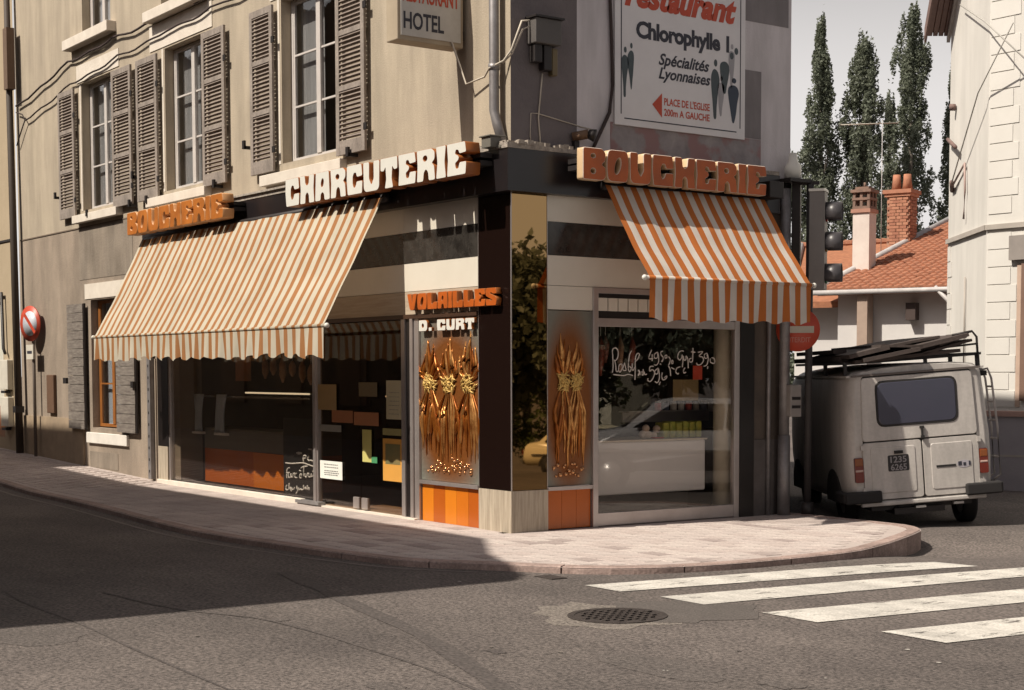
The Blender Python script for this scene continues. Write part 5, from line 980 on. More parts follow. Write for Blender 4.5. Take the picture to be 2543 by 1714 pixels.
boxes('ladder_bracket', [(.76, .88, .12, .2, 1.74, 1.80)], M_RUB, lad)
rk = boxes('roof_rack', [(-.80, .80, .15, .19, 1.985, 2.01), (-.80, .80, 1.3, 1.34, 1.985, 2.01), (-.80, .80, 2.5, 2.54, 1.985, 2.01), (-.82, -.78, .1, 3.2, 1.99, 2.02), (.78, .82, .1, 3.2, 1.99, 2.02)], M_DKMET, van)
for s in (-1, 1):
    for y in (.17, 1.32, 2.52): boxes('rack_foot', [(s*.79-.02, s*.79+.02, y-.03, y+.03, 1.86, 1.99)], M_DKMET, rk)
tube('rack_hoop', [(.79, .14, 1.95), (.79, .14, 2.20), (.74, .14, 2.27), (.50, .14, 2.24)], .015, M_DKMET, rk); tube('rack_hoop', [(.79, .14, 2.12), (.3, .14, 2.10)], .012, M_DKMET, rk)
M_OLDB = mat('dark_weathered_plank', (.075, .055, .048), .85, col2=(.045, .034, .03), scale=3, stretch=(8, 1, 8))
mw = van.matrix_basis.copy()
bpy.context.view_layer.update(); mw = van.matrix_world.copy()
PLN = ['lowest plank', 'second plank from below', 'short plank at the rear left', 'plank sticking up to the right', 'long plank on the left side', 'top plank of the stack', 'broad board leaning to the right', 'narrow board at the left gutter', 'thin lath on top', 'short offcut near the hoop', 'splintered board at the rear edge']
for k, (x0, x1, y0, y1, z, th, tilt) in enumerate(((-.70, .55, .0, 3.0, 2.085, .04, 2), (-.55, .62, .1, 2.8, 2.15, .035, 5), (-.78, -.30, -.08, 2.2, 2.17, .05, 9), (-.05, .62, -.05, 2.6, 2.22, .05, 9), (-.80, -.5, .4, 3.4, 2.10, .06, -3), (-.25, .40, .3, 3.0, 2.25, .03, 6), (.10, .70, .0, 2.0, 2.16, .03, 11), (-.78, -.62, .8, 3.3, 2.2, .05, 0), (-.4, .1, -.05, 2.8, 2.21, .03, -5), (.30, .66, -.02, .9, 2.24, .04, 14), (-.62, .05, -.12, 1.6, 2.12, .045, 7))):
    cx, cz = (x0+x1)/2, z-.05; t = radians(-tilt); V = []
    for zz in (-th/2, th/2):
        for a, b in ((x0, y0), (x1, y0), (x1, y1), (x0, y1)):
            dx = a-cx; p = mw @ Vector((cx+dx*cos(t)-zz*sin(t)*-1, b, cz-dx*sin(t)+zz*cos(t))); V.append(tuple(p))
    tag(mesh('plank', V, [(0, 3, 2, 1), (4, 5, 6, 7), (0, 1, 5, 4), (1, 2, 6, 5), (2, 3, 7, 6), (3, 0, 4, 7)], M_OLDB), PLN[k]+' of the dark load on the van roof rack', 'plank', 'planks on the van roof rack')

# ------------------------------------------------------------ white house at the right
M_WH = mat('white_sunlit_render', (.62, .60, .565), .9, col2=(.57, .55, .515), scale=.7, fac=.3, bump=.2, blot=(1.2, .93, (2, 2, .4)))
wh = thing('white_house', (-3.2, 11.5, 0), 'tall white rendered house with quoins and brown eaves at the right edge', 'building')
A, B_, C_ = Vector((-5.42, 13.21, 0)), Vector((-3.17, 11.52, 0)), Vector((3.5, 11.78, 0)); D_ = Vector((3.0, 19, 0)); E_ = A+Vector((1.5, 6, 0))
HZ = 12.0; VL = 7.95     # eave height at the left end
dl = (A-B_); sl_ = 1.05; LEN = dl.length
V = [(A.x, A.y, -.5), (B_.x, B_.y, -.5), (B_.x, B_.y, VL+sl_*LEN), (A.x, A.y, VL), (C_.x, C_.y, -.5), (C_.x, C_.y, VL+sl_*LEN), (D_.x, D_.y, -.5), (D_.x, D_.y, VL+sl_*LEN), (E_.x, E_.y, -.5), (E_.x, E_.y, 8)]
mesh('wall', V, [(0, 1, 2, 3), (1, 4, 5, 2), (4, 6, 7, 5), (6, 8, 9, 7), (8, 0, 3, 9)], M_WH, wh)
nL = Vector((-(B_-A).y, (B_-A).x, 0)).normalized(); nL = -nL if nL.y > 0 else nL; nR = Vector((.04, -1, 0)).normalized()
def wbox(name, P, Q, s0, s1, z0, z1, off, th, m, parent, slope=0):
    d = (Q-P).normalized(); nn = Vector((d.y, -d.x, 0)); nn = -nn if nn.y > 0 else nn; V = []
    for o_ in (off, off+th):
        for s, z in ((s0, z0), (s1, z0+slope*(s1-s0)), (s1, z1+slope*(s1-s0)), (s0, z1)): p = P+d*s+nn*o_; V.append((p.x, p.y, z))
    return mesh(name, V, [(0, 1, 2, 3), (4, 7, 6, 5), (0, 4, 5, 1), (1, 5, 6, 2), (2, 6, 7, 3), (3, 7, 4, 0)], m, parent)
LEN = (B_-A).length
M_EAVE = mat('brown_eave_boards', (.20, .13, .11), .8, col2=(.13, .08, .075), scale=2, stretch=(1, 1, 4))
sl_ = 1.05
dLR = (B_-A).normalized()
def slab(name, s0, s1, o0, o1, h0, h1, m):        # sloping board under the verge: s along the wall, o out from it, h above the verge line
    V = []
    for h in (h0, h1):
        for s, o_ in ((s0, o0), (s1, o0), (s1, o1), (s0, o1)): p = A+dLR*s+nL*o_; V.append((p.x, p.y, VL+sl_*s+h))
    return mesh(name, V, [(0, 3, 2, 1), (4, 5, 6, 7), (0, 1, 5, 4), (1, 2, 6, 5), (2, 3, 7, 6), (3, 0, 4, 7)], m, wh)
for k in range(4): slab('eave_board', -.12, LEN+.4, .02+k*.10, .105+k*.10, .0, .04, M_EAVE)
slab('barge_board', -.12, LEN+.4, .42, .46, -.12, .14, M_EAVE); slab('roof_edge', -.12, LEN+.4, -.1, .44, .06, .14, M_TILE)
slab('gutter_strip', -.1, LEN+.4, .0, .06, -.14, -.02, mat('pale_gutter_metal', (.5, .45, .42), .5))
M_LINE = mat('string_course_shadow_line', (.42, .38, .34), .9)
wbox('string_course', A, B_, 0, LEN, 4.08, 4.16, 0, .05, M_LINE, wh); wbox('string_course', B_, C_, 0, 6, 4.08, 4.16, 0, .05, M_LINE, wh)
M_QUO = mat('white_quoin_stone', (.63, .61, .575), .85, col2=(.59, .57, .535), scale=2)
for k in range(26):
    z = .9+k*.285
    if 4.0 < z < 4.2 or z > 8.2: continue
    wbox('quoin', B_, C_, .03, .60 if k % 2 else .48, z+.012, z+.275, 0, .012, M_QUO, wh)
    if k < 12: wbox('quoin', A, B_, .02, .35 if k % 2 else .22, z+.012, z+.275, 0, .012, M_QUO, wh)
wbox('window_surround', B_, C_, .62, .70, 1.2, 3.5, 0, .02, mat('pink_surround', (.52, .38, .30), .8), wh); wbox('window_lintel', B_, C_, .50, 1.6, 3.56, 3.95, 0, .09, mat('grey_stone_lintel', (.28, .25, .23), .8), wh)
wbox('shutter', B_, C_, .72, 1.6, 1.3, 3.5, .01, .04, mat('brown_shutter', (.2, .12, .09), .7), wh)
for pts, r in (([(1.6, 3.3), (1.6, 2.1)], .012),): 
    d = (B_-A).normalized(); tube('wall_rod', [tuple(A+d*(LEN-1.35)+nL*.03+Vector((0, 0, z))) for z in (3.4, 1.9)], .014, M_LINE, wh)
d = (B_-A).normalized()
def WPt(s, z, o_=.05): p = A+d*s+nL*o_; return (p.x, p.y, z)
lp2 = thing('wall_bracket', WPt(.6, 5.7), 'small brown insulator bracket with a tilted bar on the white house wall', 'bracket')
tube('insulator', [WPt(.50, 6.45, .02), WPt(.50, 6.45, .12)], .06, M_EAVE, lp2); tube('tilted_bar', [WPt(.20, 5.93, .08), WPt(1.0, 5.68, .12)], .035, M_EAVE, lp2); tube('lower_insulator', [WPt(.35, 5.0, .02), WPt(.65, 5.12, .1)], .04, M_EAVE, lp2)
cable([WPt(.6, 5.1), WPt(1.4, 5.35), WPt(1.45, 4.9), WPt(1.38, 4.4)], .02, mat('pinkish_cable', (.45, .33, .30), .8), 'pinkish cable stub hanging on the white house wall')
cable([WPt(.65, 5.1, .1), (-3.3, 11.4, 6.3), (-2.3, 11.0, 7.2)], .012, mat('grey_cable', (.42, .40, .37), .8), 'thin grey wire rising to the right before the white house')
cable([WPt(1.1, 8.1, .1), (-3.1, 11.3, 7.4), (-2.0, 10.9, 6.6)], .012, _m['grey_cable'], 'thin grey wire falling to the right near the brown eaves')
lw = thing('yard_wall', (-1.8, 10, 0), 'low grey rendered yard wall with a pink coping behind the van', 'wall')
P0, P1 = Vector((-2.2, 9.62, 0)), Vector((1.2, 10.9, 0))
wbox('wall_base', P0, P1, 0, 3.6, -.5, 1.10, 0, .2, mat('lilac_grey_render', (.34, .32, .34), .8, col2=(.28, .26, .28), scale=1.2, bump=.3), lw); wbox('coping', P0, P1, -.03, 3.6, 1.10, 1.18, -.03, .27, mat('pink_coping', (.42, .27, .23), .8), lw); wbox('wall_joint', P0, P1, 0, 3.6, .50, .53, .2, .006, M_LINE, lw)

# ------------------------------------------------------------ tiled roof house with two chimneys
th = thing('tiled_house', (-12, 19, 0), 'low white house with an orange clay tiled roof beyond the van', 'building')
A, B_, D_ = Vector((-13.52, 17.99, 3.72)), Vector((-10.03, 19.27, 3.80)), Vector((-15.61, 25.41, 6.04))
U = (B_-A); U.z = 0; U.normalize(); Wv = (D_-A)
Uh = U; up_dir = Wv-U*Wv.dot(U)              # slope direction, square to the eave
n_up = up_dir.normalized(); nrm = U.cross(n_up).normalized(); RL = up_dir.length; sh_ = Wv.dot(U)
M_WHW = mat('white_house_wall', (.62, .60, .58), .9, col2=(.54, .52, .51), scale=1.2)
def rp_(u, v, h=0): return A+U*(u+sh_*v/RL)+n_up*v+nrm*h
boards = [rp_(0, 0, -.12), rp_(7, 0, -.12), rp_(7, RL, -.12), rp_(0, RL, -.12), rp_(0, 0, -.02), rp_(7, 0, -.02), rp_(7, RL, -.02), rp_(0, RL, -.02)]
M_RT = mat('orange_roof_tile', (.42, .185, .105), .85, col2=(.30, .125, .075), scale=6, grain=.12, gscale=9)
mesh('roof', [tuple(p) for p in boards], [(0, 3, 2, 1), (4, 5, 6, 7), (0, 1, 5, 4), (1, 2, 6, 5), (2, 3, 7, 6), (3, 0, 4, 7)], M_RT, th)
V = []; F = []; rows = 30
for r in range(rows):
    for c in range(34):
        u0_ = c*.205; v0_ = r*RL/rows; v1_ = v0_+RL/rows*1.12; j = random.uniform(-.008, .008); w2 = .095
        k = len(V)
        for (a, h) in ((-w2, -.01), (-w2*.6, .03), (0, .045), (w2*.6, .03), (w2, -.01)):
            V.append(tuple(rp_(u0_+.1+a, v0_, h+.03+j))); V.append(tuple(rp_(u0_+.1+a, v1_, h+.0+j)))
        for q in range(4): F.append((k+2*q, k+2*q+2, k+2*q+3, k+2*q+1))
        F.append((k, k+2, k+4, k+6, k+8))
tag(mesh('roof_tile', V, F, M_RT, th), kind='stuff')
M_FLASH = mat('pale_roof_flashing', (.50, .48, .47), .6, col2=(.36, .34, .34))
a, b = rp_(0, -.02, .0), rp_(0, RL, .0)
tube('verge_flashing', [tuple(rp_(-.03, 0, .05)), tuple(rp_(-.03, RL, .05))], .09, M_FLASH, th, seg=6)
V = []; 
for p in (A+U*.3, A+U*7): V.append((p.x, p.y, -.3)); V.append((p.x, p.y, 3.62))
inn = Vector((-U.y, U.x, 0))*.45
W4 = [A+U*.35+inn, A+U*7+inn, A+U*7+inn*9, A+U*.35+inn*9]
V = [(p.x, p.y, -1) for p in W4]+[(p.x, p.y, 3.72) for p in W4[:2]]+[(p.x, p.y, 4.8) for p in W4[2:]]
mesh('wall', V, [(0, 1, 5, 4), (1, 2, 6, 5), (2, 3, 7, 6), (3, 0, 4, 7)], M_WHW, th)
def hb2(name, c, hx, hy, z0, z1, m, parent, ang=None):      # box turned with the eave line
    X = U; Y = Vector((-U.y, U.x, 0)); V = []
    for z in (z0, z1):
        for a_, b_ in ((-1, -1), (1, -1), (1, 1), (-1, 1)): p = Vector((c[0], c[1], 0))+X*hx*a_+Y*hy*b_; V.append((p.x, p.y, z))
    return mesh(name, V, [(0, 3, 2, 1), (4, 5, 6, 7), (0, 1, 5, 4), (1, 2, 6, 5), (2, 3, 7, 6), (3, 0, 4, 7)], m, parent)
M_BEAM = mat('pinkish_beam', (.40, .30, .24), .8)
q = A+U*1.15+inn*.5; hb2('eave_post', (q.x, q.y), .13, .18, 2.2, 3.66, M_BEAM, th)
q = A+U*2.3+inn*.7; hb2('small_window', (q.x, q.y), .12, .12, 3.0, 3.4, mat('dark_opening', (.06, .04, .035), .8), th)
tube('gutter', [tuple(rp_(-.1, -.06, -.03)), tuple(rp_(7, -.06, -.03))], .06, M_FLASH, th, seg=8)
q = A+U*3.0; tube('rain_pipe', [(q.x, q.y-.05, 3.74), (q.x+.35, q.y+.1, 3.35), (q.x+.6, q.y+.35, 3.0), (q.x+.6, q.y+.4, 0)], .05, mat('pale_rain_pipe', (.5, .47, .46), .5), th)
# second roof behind
th2 = thing('rear_tiled_house', (-16, 21, 0), 'second tiled roof showing left behind the first chimney', 'building')
Q = [Vector((-14.67, 18.12, 3.5)), Vector((-12.6, 19.2, 3.5)), Vector((-17.01, 25.17, 5.5)), Vector((-18.87, 22.7, 5.34))]
mesh('roof', [tuple(p) for p in Q]+[(p.x, p.y, p.z-.15) for p in Q], [(0, 1, 2, 3), (0, 4, 5, 1), (1, 5, 6, 2), (2, 6, 7, 3), (3, 7, 4, 0)], mat('brownish_roof_tile', (.36, .15, .075), .85, col2=(.27, .11, .06), scale=5, stretch=(1, 1, 6), grain=.15, gscale=9), th2)
V = []; F = []
for k in range(15):
    t = k/15; p = Q[3]+(Q[2]-Q[3])*t; p2 = Q[3]+(Q[2]-Q[3])*(t+.062); tube('', [tuple(p+Vector((0, 0, .02))), tuple(p2+Vector((0, 0, .02)))], [.13, .10], None, seg=8, join=(V, F))
mesh('ridge_tile', V, F, M_RT, th2); tube('verge_flashing', [tuple(Q[0]+Vector((0, 0, .06))), tuple(Q[3]+Vector((0, 0, .06)))], .09, M_FLASH, th2, seg=6)
mesh('wall', [(-14.9, 18.6, -1), (-18.6, 22.8, -1), (-18.6, 22.8, 5.1), (-14.9, 18.6, 3.5), (-13, 19.6, -1), (-13, 19.6, 3.4)], [(0, 1, 2, 3), (0, 3, 5, 4)], M_WHW, th2)
# chimneys
c1 = thing('white_chimney', (-13.9, 20.03, 4.2), 'white rendered chimney with a pierced clay crown', 'chimney')
cc = (-13.95, 20.06); hb2('stack', cc, .22, .22, 4.0, 5.74, mat('white_chimney_render', (.66, .60, .55), .9, col2=(.55, .47, .43), scale=2), c1)
M_CLAY = mat('old_clay_crown', (.26, .16, .12), .9, col2=(.15, .10, .08), scale=6)
hb2('ledge', cc, .26, .26, 5.74, 5.83, mat('pink_clay_ledge', (.42, .22, .16), .8), c1); hb2('ledge', cc, .23, .23, 5.83, 5.90, M_CLAY, c1)
for a_ in (-1, 0, 1):
    for b_ in (-1, 0, 1):
        if a_ == 0 and b_ == 0: continue
        p = Vector((cc[0], cc[1], 0))+U*.19*a_+Vector((-U.y, U.x, 0))*.19*b_; hb2('crown_pillar', (p.x, p.y), .035, .035, 5.90, 6.05, M_CLAY, c1); hb2('crown_pillar', (p.x, p.y), .035, .035, 6.11, 6.24, M_CLAY, c1)
hb2('crown_slab', cc, .24, .24, 6.05, 6.11, M_CLAY, c1); hb2('crown_slab', cc, .27, .27, 6.24, 6.31, M_CLAY, c1); hb2('crown_slab', cc, .18, .18, 6.31, 6.38, M_CLAY, c1); tube('crown_knob', [(cc[0], cc[1], 6.38), (cc[0], cc[1], 6.5)], .03, M_CLAY, c1)
c2 = thing('brick_chimney', (-15.1, 22.7, 4.8), 'orange brick chimney with two clay pots', 'chimney')
cc = (-15.15, 22.75); hb2('core', cc, .30, .27, 4.4, 6.42, mat('brick_mortar', (.40, .24, .17), .9), c2)
M_BR = [mat('orange_brick_%d' % i, c, .85, col2=tuple(x*.8 for x in c), scale=6) for i, c in enumerate([(.40, .18, .11), (.34, .145, .09), (.44, .21, .13)])]
Yv = Vector((-U.y, U.x, 0))
def brick(px, py, hx, hy, z, h, m): hb2('brick', (px, py), hx, hy, z, z+h, m, c2)
for r in range(24):
    z = 4.42+r*.083; o_ = .5 if r % 2 else 0
    for face in (0, 1):
        for k in range(3):
            s = max(-.78, min(.78, -.9+(k+o_)*.75))
            if face == 0: p = Vector((cc[0], cc[1], 0))+U*.30*s*.8-Yv*.285; brick(p.x, p.y, .105, .02, z, .072, random.choice(M_BR))
            else: p = Vector((cc[0], cc[1], 0))+U*.315+Yv*.27*s*.8; brick(p.x, p.y, .02, .095, z, .072, random.choice(M_BR))
hb2('crown_course', cc, .36, .33, 6.42, 6.50, M_BR[2], c2); hb2('crown_course', cc, .40, .37, 6.50, 6.60, M_BR[0], c2)
for s in (-1, 1):
    p = Vector((cc[0], cc[1], 0))+U*.15*s; tube('clay_pot', [(p.x, p.y, 6.60), (p.x, p.y, 6.85), (p.x, p.y, 7.02)], [.14, .11, .10], M_RT, c2, seg=14)
hb2('flashing', (cc[0]+.1, cc[1]-.1), .42, .42, 4.75, 4.95, M_FLASH, c2)
an = thing('tv_antenna', (-16.27, 23.15, 5), 'thin television antenna standing between the roofs and the poplars', 'antenna')
tube('mast', [(-16.2, 23.1, 4.6), (-16.2, 23.1, 8.62)], .011, M_FLASH, an, seg=6); tube('boom', [(-16.95, 22.25, 8.50), (-16.0, 23.5, 8.56)], .018, mat('pale_antenna', (.45, .42, .36), .5), an, seg=6)
for k in range(7): t = k/6; p = Vector((-16.95, 22.25, 8.5)).lerp(Vector((-16.0, 23.5, 8.56)), t); tube('element', [(p.x-.2, p.y+.16, p.z), (p.x+.2, p.y-.16, p.z)], .008, _m['pale_antenna'], an, seg=5)

# ------------------------------------------------------------ poplars
def leafmat(name, a, b):
    m = mat(name, a, .6, col2=b, scale=1.2, fac=.3)
    n = m.node_tree; p = n.nodes['Principled BSDF']; out = n.nodes['Material Output']; t = n.nodes.new('ShaderNodeBsdfTranslucent'); t.inputs[0].default_value = (*[c*1.3 for c in a], 1)
    ms = n.nodes.new('ShaderNodeMixShader'); ms.inputs[0].default_value = .3; n.links.new(p.outputs[0], ms.inputs[1]); n.links.new(t.outputs[0], ms.inputs[2]); n.links.new(ms.outputs[0], out.inputs[0]); return m
M_LEAF = leafmat('poplar_leaf', (.16, .175, .125), (.085, .105, .075)); M_BARK = mat('grey_bark', (.14, .12, .10), .9)  # leaf colour paled and greyed to carry the haze on the far poplars
def foliage(name, clumps, m, parent, size, per, rnd):
    V = []; F = []
    for (c, r, h) in clumps:
        for k in range(per):
            a = rnd.uniform(0, 2*pi); t = rnd.gauss(0, .42); rr = r*sqrt(rnd.random())*max(.1, 1-abs(t)*.7)
            p = Vector((c[0]+rr*cos(a), c[1]+rr*sin(a), c[2]+t*h)); d1 = Vector((rnd.gauss(0, 1), rnd.gauss(0, 1), rnd.gauss(.4, 1))).normalized(); d2 = d1.cross(Vector((rnd.gauss(0, 1), rnd.gauss(0, 1), rnd.gauss(0, 1)))).normalized(); s = size*rnd.uniform(.6, 1.3)
            k0 = len(V); V += [tuple(p-d1*s), tuple(p+d2*s*.55), tuple(p+d1*s), tuple(p-d2*s*.55)]; F.append((k0, k0+1, k0+2, k0+3))
    return mesh(name, V, F, m, parent)
def poplar(x, y, z0, z1, prof, label, seed, nc=230, per=46):
    rnd = random.Random(seed); t = thing('poplar_tree', (x, y, z0), label, 'tree', 'tall poplars behind the tiled houses')
    tube('trunk', [(x, y, z0), (x+.1, y, z0+(z1-z0)*.4), (x, y, z1-.8)], [.35, .2, .03], M_BARK, t)
    V = []; F = []
    for k in range(16):
        q = rnd.uniform(.1, .6); a = rnd.uniform(0, 6.28); z = z0+(z1-z0)*q; l = rnd.uniform(1.2, 2.0); w_ = rnd.uniform(.3, .6); tube('', [(x, y, z), (x+w_*cos(a), y+w_*sin(a), z+l*.5), (x+w_*1.2*cos(a), y+w_*1.2*sin(a), z+l)], [.07, .045, .015], None, seg=5, join=(V, F))
    mesh('limbs', V, F, M_BARK, t)
    def R(q):
        for i in range(len(prof)-1):
            if prof[i][0] <= q <= prof[i+1][0]: s = (q-prof[i][0])/(prof[i+1][0]-prof[i][0]); return prof[i][1]+(prof[i+1][1]-prof[i][1])*s
        return prof[-1][1]
    C_ = []
    for k in range(nc):
        q = rnd.random()**.9*.985; a = rnd.uniform(0, 6.28); r = R(q)*1.18; rr = r*rnd.uniform(.15, .95); C_.append(((x+rr*cos(a), y+rr*sin(a), z0+(z1-z0)*q), rnd.uniform(.22, .42)*min(1, .35+r*.5), rnd.uniform(.55, 1.15)))
    for k in range(5): C_.append(((x+rnd.uniform(-.12, .12), y, z1-.3-k*.5), .13+.04*k, .55))
    foliage('crown', C_, M_LEAF, t, .095, int(per*2.9), rnd); return t
poplar(-47.4, 52.0, -1, 20.6, [(0, 1.6), (.35, 1.7), (.55, 1.35), (.7, 1.1), (.82, .75), (.92, .40), (1, .12)], 'leftmost tall pointed poplar beside the house wall', 11, 270)
poplar(-46.0, 53.84, -1, 19.4, [(0, 1.5), (.4, 1.45), (.6, 1.2), (.8, 1.15), (.92, .8), (1, .3)], 'second poplar with a blunt top behind the white chimney', 12, 270)
poplar(-46.5, 58.1, -1, 21.9, [(0, 1.9), (.35, 1.8), (.5, 1.6), (.66, 1.25), (.72, .75), (.8, .9), (.9, .9), (1, .25)], 'tallest poplar with a bulge, above the brick chimney', 13, 300)
poplar(-46.3, 61.5, -1, 19.0, [(0, 1.7), (.4, 1.2), (.6, .9), (.8, .5), (1, .15)], 'rightmost slim poplar half hidden by the white house', 14, 200)
poplar(-48.6, 50.3, -1, 14.4, [(0, 1.8), (.6, 1.2), (.85, .7), (1, .2)], 'short poplar at the edge of the painted house wall', 15, 150)
poplar(-50.6, 60.9, -1, 18.0, [(0, 1.2), (.5, .8), (.8, .5), (1, .15)], 'thin poplar standing further back between the second and the tallest', 16, 120)
poplar(-44.0, 62.9, -1, 15.5, [(0, 1.8), (.5, 1.5), (.85, .8), (1, .3)], 'lower poplar right against the edge of the white house', 17, 150)
rnd = random.Random(5); hd = thing('far_trees', (-46, 56, -1), 'dark low tree mass between the poplar trunks', 'trees', kind='stuff')
C_ = [((-50+rnd.uniform(0, 9)*.6, 49+rnd.uniform(0, 15), rnd.uniform(1, 8.5)), 1.2, .9) for k in range(130)]; o = foliage('leaves', C_, M_LEAF, hd, .16, 40, rnd); o['kind'] = 'stuff'

# ------------------------------------------------------------ across the street: what the sun meets first, and what the glass reflects
op = thing('opposite_house', (-10, -8, 0), 'plastered house across the street whose shadow lies on the road', 'building')
SH = [(1.62, -5.73), (1.69, -4.83), (2.0, -3.96), (2.54, -2.79), (2.85, -1.87), (2.6, -1.62), (1.53, -1.22), (.32, -.49), (-12.9, -.45)]     # corners of the shadow on the road
K_ = [(x-.13*(y+8), 1.20*(y+8)) for x, y in SH]
S_ = [(-45, -.5), (K_[0][0], -.5)]+K_+[(-13.9, 10.35), (-45, 10.35)]
N = len(S_); V = [(x, -8, z) for x, z in S_]+[(x, -15, z) for x, z in S_]
mesh('wall', V, [tuple(range(N)), tuple(range(2*N-1, N-1, -1))]+[(i, N+i, N+(i+1) % N, (i+1) % N) for i in range(N)], mat('opposite_render', (.10, .075, .055), .9, col2=(.07, .055, .04)), op)
for k in range(9):
    for z in (1.0, 4.3, 7.0): boxes('shutter', [(-3-k*3.2, -1.6-k*3.2, -8.0, -7.93, z, z+1.9)], mat('brown_shutters', (.12, .08, .05), .8), op)
sh2 = thing('haze_block_house', (22, -22, -1), 'dark plastered house added out of view across the junction to dim the haze light', 'building')  # unseen house added to block horizon haze and deepen the street shade
boxes('wall', [(5, 44, -31, -22, -1.5, 9)], mat('opposite_render', (.1, .08, .06)), sh2); mesh('roof', [(4.5, -21.5, 9), (44.5, -21.5, 9), (44.5, -31.5, 9), (4.5, -31.5, 9), (8, -26.5, 11.5), (41, -26.5, 11.5)], [(0, 1, 5, 4), (1, 2, 5), (2, 3, 4, 5), (3, 0, 4), (0, 3, 2, 1)], M_TILE, sh2)
for k in range(10):
    for z in (.8, 4.2): boxes('shutter', [(7+k*3.6, 8.3+k*3.6, -22, -21.94, z, z+2)], _m['brown_shutters'], sh2)
def car(loc, yaw_, label, col):
    t = thing('parked_car', loc, label, 'car', rot=(0, 0, yaw_)); m = mat('car_paint_'+label[:5], col, .25, col2=tuple(c*.96 for c in col))
    P = [(-1.98, .32), (-2.02, .55), (-1.95, .86), (-1.62, .92), (-1.22, 1.30), (-.9, 1.36), (.35, 1.38), (.62, 1.33), (1.12, .93), (1.9, .80), (2.05, .60), (2.03, .32)]
    W_ = [.74, .78, .78, .76, .58, .57, .57, .58, .74, .74, .78, .76]; n = len(P); V = [(w_, y, z) for (y, z), w_ in zip(P, W_)]+[(-w_, y, z) for (y, z), w_ in zip(P, W_)]
    mid = [(0, 1, 2, 11), (2, 3, 8, 11), (3, 4, 5, 6, 7, 8), (8, 9, 10, 11)]
    F = [(i, i+1, n+i+1, n+i) for i in range(n-1)]+[tuple(q) for q in mid]+[tuple(n+i for i in q[::-1]) for q in mid]+[(n-1, 0, n, 2*n-1)]
    b = mesh('body', V, F, m, t); bm = bmesh.new(); bm.from_mesh(b.data); bmesh.ops.recalc_face_normals(bm, faces=bm.faces); bmesh.ops.bevel(bm, geom=bm.edges[:], offset=.035, segments=2, affect='EDGES'); bm.to_mesh(b.data); bm.free(); b.data.polygons.foreach_set('use_smooth', [True]*len(b.data.polygons))
    gm = mat('car_glass', (.01, .01, .012), .05)
    mesh('windscreen', [(.53, .70, 1.30), (-.53, .70, 1.30), (-.67, 1.13, .955), (.67, 1.13, .955)], [(0, 1, 2, 3)], gm, t).data.transform(Matrix.Translation((0, .03, .02)))
    mesh('rear_window', [(.52, -1.27, 1.27), (-.52, -1.27, 1.27), (-.66, -1.60, .96), (.66, -1.60, .96)], [(0, 1, 2, 3)], gm, t).data.transform(Matrix.Translation((0, -.03, .02)))
    for s in (-1, 1):
        for q in (((-1.45, .95), (-1.15, 1.25), (-.42, 1.30), (-.38, .95)), ((-.32, .95), (-.36, 1.30), (.40, 1.30), (.98, .95))):
            mesh('side_window', [(s*(.765-.17*(z-.92)/.44+.018), y, z) for y, z in q], [(0, 1, 2, 3)], gm, t)
        boxes('chrome_strip', [(min(s*.77, s*.80), max(s*.77, s*.80), -1.8, 1.9, .60, .63)], M_CHR, t)
        for y in (-1.25, 1.30):
            tube('wheel', [(s*.62, y, .30), (s*.80, y, .30)], .29, M_RUB, t, seg=22); tube('hubcap', [(s*.80, y, .30), (s*.81, y, .30)], .16, M_CHR, t, seg=18)
            V2 = [(s*.79, y+.36*cos(a*pi/12), .30+.36*sin(a*pi/12)) for a in range(13)]; mesh('wheel_arch', V2, [tuple(range(13))], M_GAP, t)
        boxes('headlight', [(s*.55-.14, s*.55+.14, 2.03, 2.07, .56, .70)], M_LWHITE, t); boxes('tail_light', [(s*.6-.12, s*.6+.12, -2.05, -2.01, .60, .74)], mat('red_lens', (.3, .03, .02)), t)
    boxes('bumper', [(-.78, .78, 2.04, 2.12, .38, .48), (-.78, .78, -2.10, -2.02, .38, .48)], M_CHR, t)
    return t
car((4.25, 6.25, zr(4.2, 6.2)), radians(-52-90), 'pale grey saloon car parked in the side street, mirrored in the shop window', (.36, .35, .36))
car((20.5, 16.7, zr(20.5, 16.7)), radians(128-90), 'cream saloon car far down the street, mirrored in the bronze pillar', (.66, .58, .40))
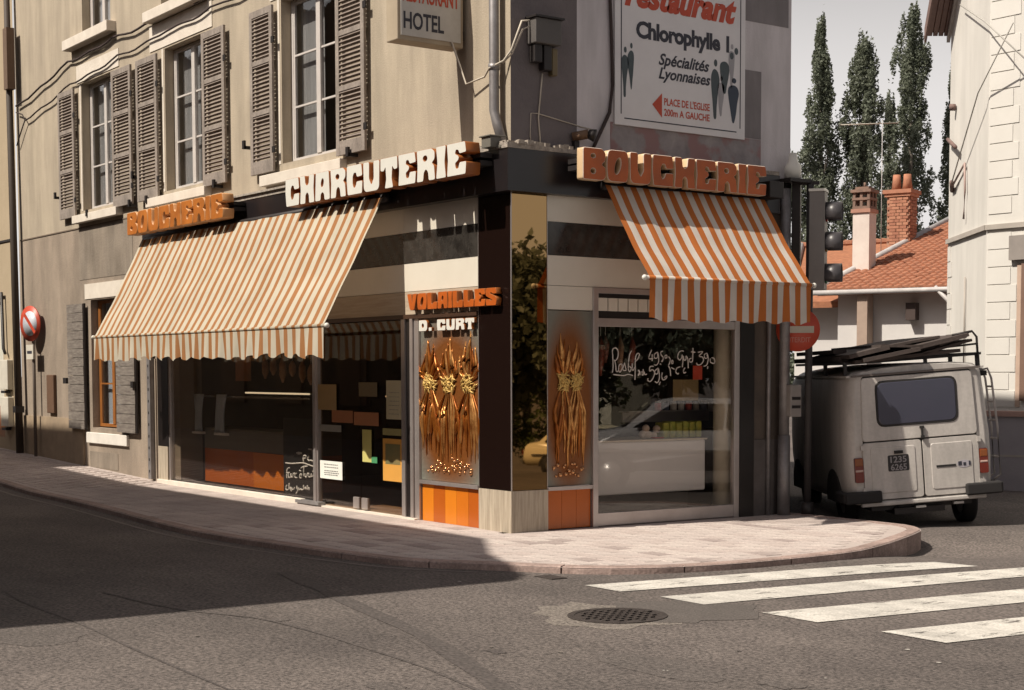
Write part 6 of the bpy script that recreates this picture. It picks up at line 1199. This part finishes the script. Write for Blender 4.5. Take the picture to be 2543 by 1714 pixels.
def roundtree(name, x, y, z0, zc, r, h, label, seed, n=120, per=70, sz=.11, m=None):
    rnd = random.Random(seed); t = thing(name, (x, y, z0), label, 'tree'); tube('trunk', [(x, y, z0), (x+.1, y, zc-h*.3), (x, y, zc+h*.3)], [.2, .14, .05], M_BARK, t)
    C_ = []
    for k in range(n):
        a = rnd.uniform(0, 6.28); c_ = rnd.uniform(-1, 1); q = rnd.random()**.4; s = sqrt(1-c_*c_); C_.append(((x+r*q*s*cos(a), y+r*q*s*sin(a), zc+h*q*c_), .55, .5))
    foliage('crown', C_, m or M_LEAF, t, sz, per, rnd); return t
M_LEAF2 = leafmat('street_tree_leaf', (.075, .095, .02), (.035, .05, .012))
roundtree('street_tree', 31.7, 22.1, -1.4, 2.4, 3.4, 3.9, 'round street tree mirrored in the bronze pillar', 21, m=M_LEAF2)
roundtree('street_tree', 33.5, 20.0, -1.4, 1.6, 3.0, 3.0, 'lower round tree beside the mirrored one', 22, m=M_LEAF2)
for k, (x, y, h) in enumerate(((12.9, 10.0, 3.4), (11.6, 12.0, 3.8), (10.4, 13.6, 3.5), (14.2, 8.3, 3.0), (8.8, 15.4, 3.6), (16.5, 10.5, 3.2))):
    roundtree('hedge_tree', x, y, -.1, h*.82, 1.7, h*.5, ['dense hedge tree opposite the display window', 'taller dense hedge tree next along', 'third dense hedge tree of the row', 'dense hedge tree at the near end of the row', 'dense hedge tree at the far end of the row', 'dense tree standing behind the hedge row'][k], 30+k, 90, 80, .12)
fh = thing('cream_house', (64.6, 45.8, -3), 'cream house with a red roof far off, mirrored in the bronze pillar', 'building')
boxes('wall', [(60.5, 63.5, 48, 51, -4, 10.0)], mat('cream_far', (.6, .55, .42), .9), fh); mesh('roof', [(60.2, 47.7, 10.0), (63.8, 47.7, 10.0), (63.8, 51.3, 10.0), (60.2, 51.3, 10.0), (62, 49.5, 10.9)], [(0, 1, 4), (1, 2, 4), (2, 3, 4), (3, 0, 4), (0, 3, 2, 1)], M_RT, fh)
for z in (2, 5.2): boxes('window', [(61.4, 62.4, 47.93, 48, z+2, z+3.8), (60.43, 60.5, 49, 50, z+2, z+3.8)], M_GAP, fh)
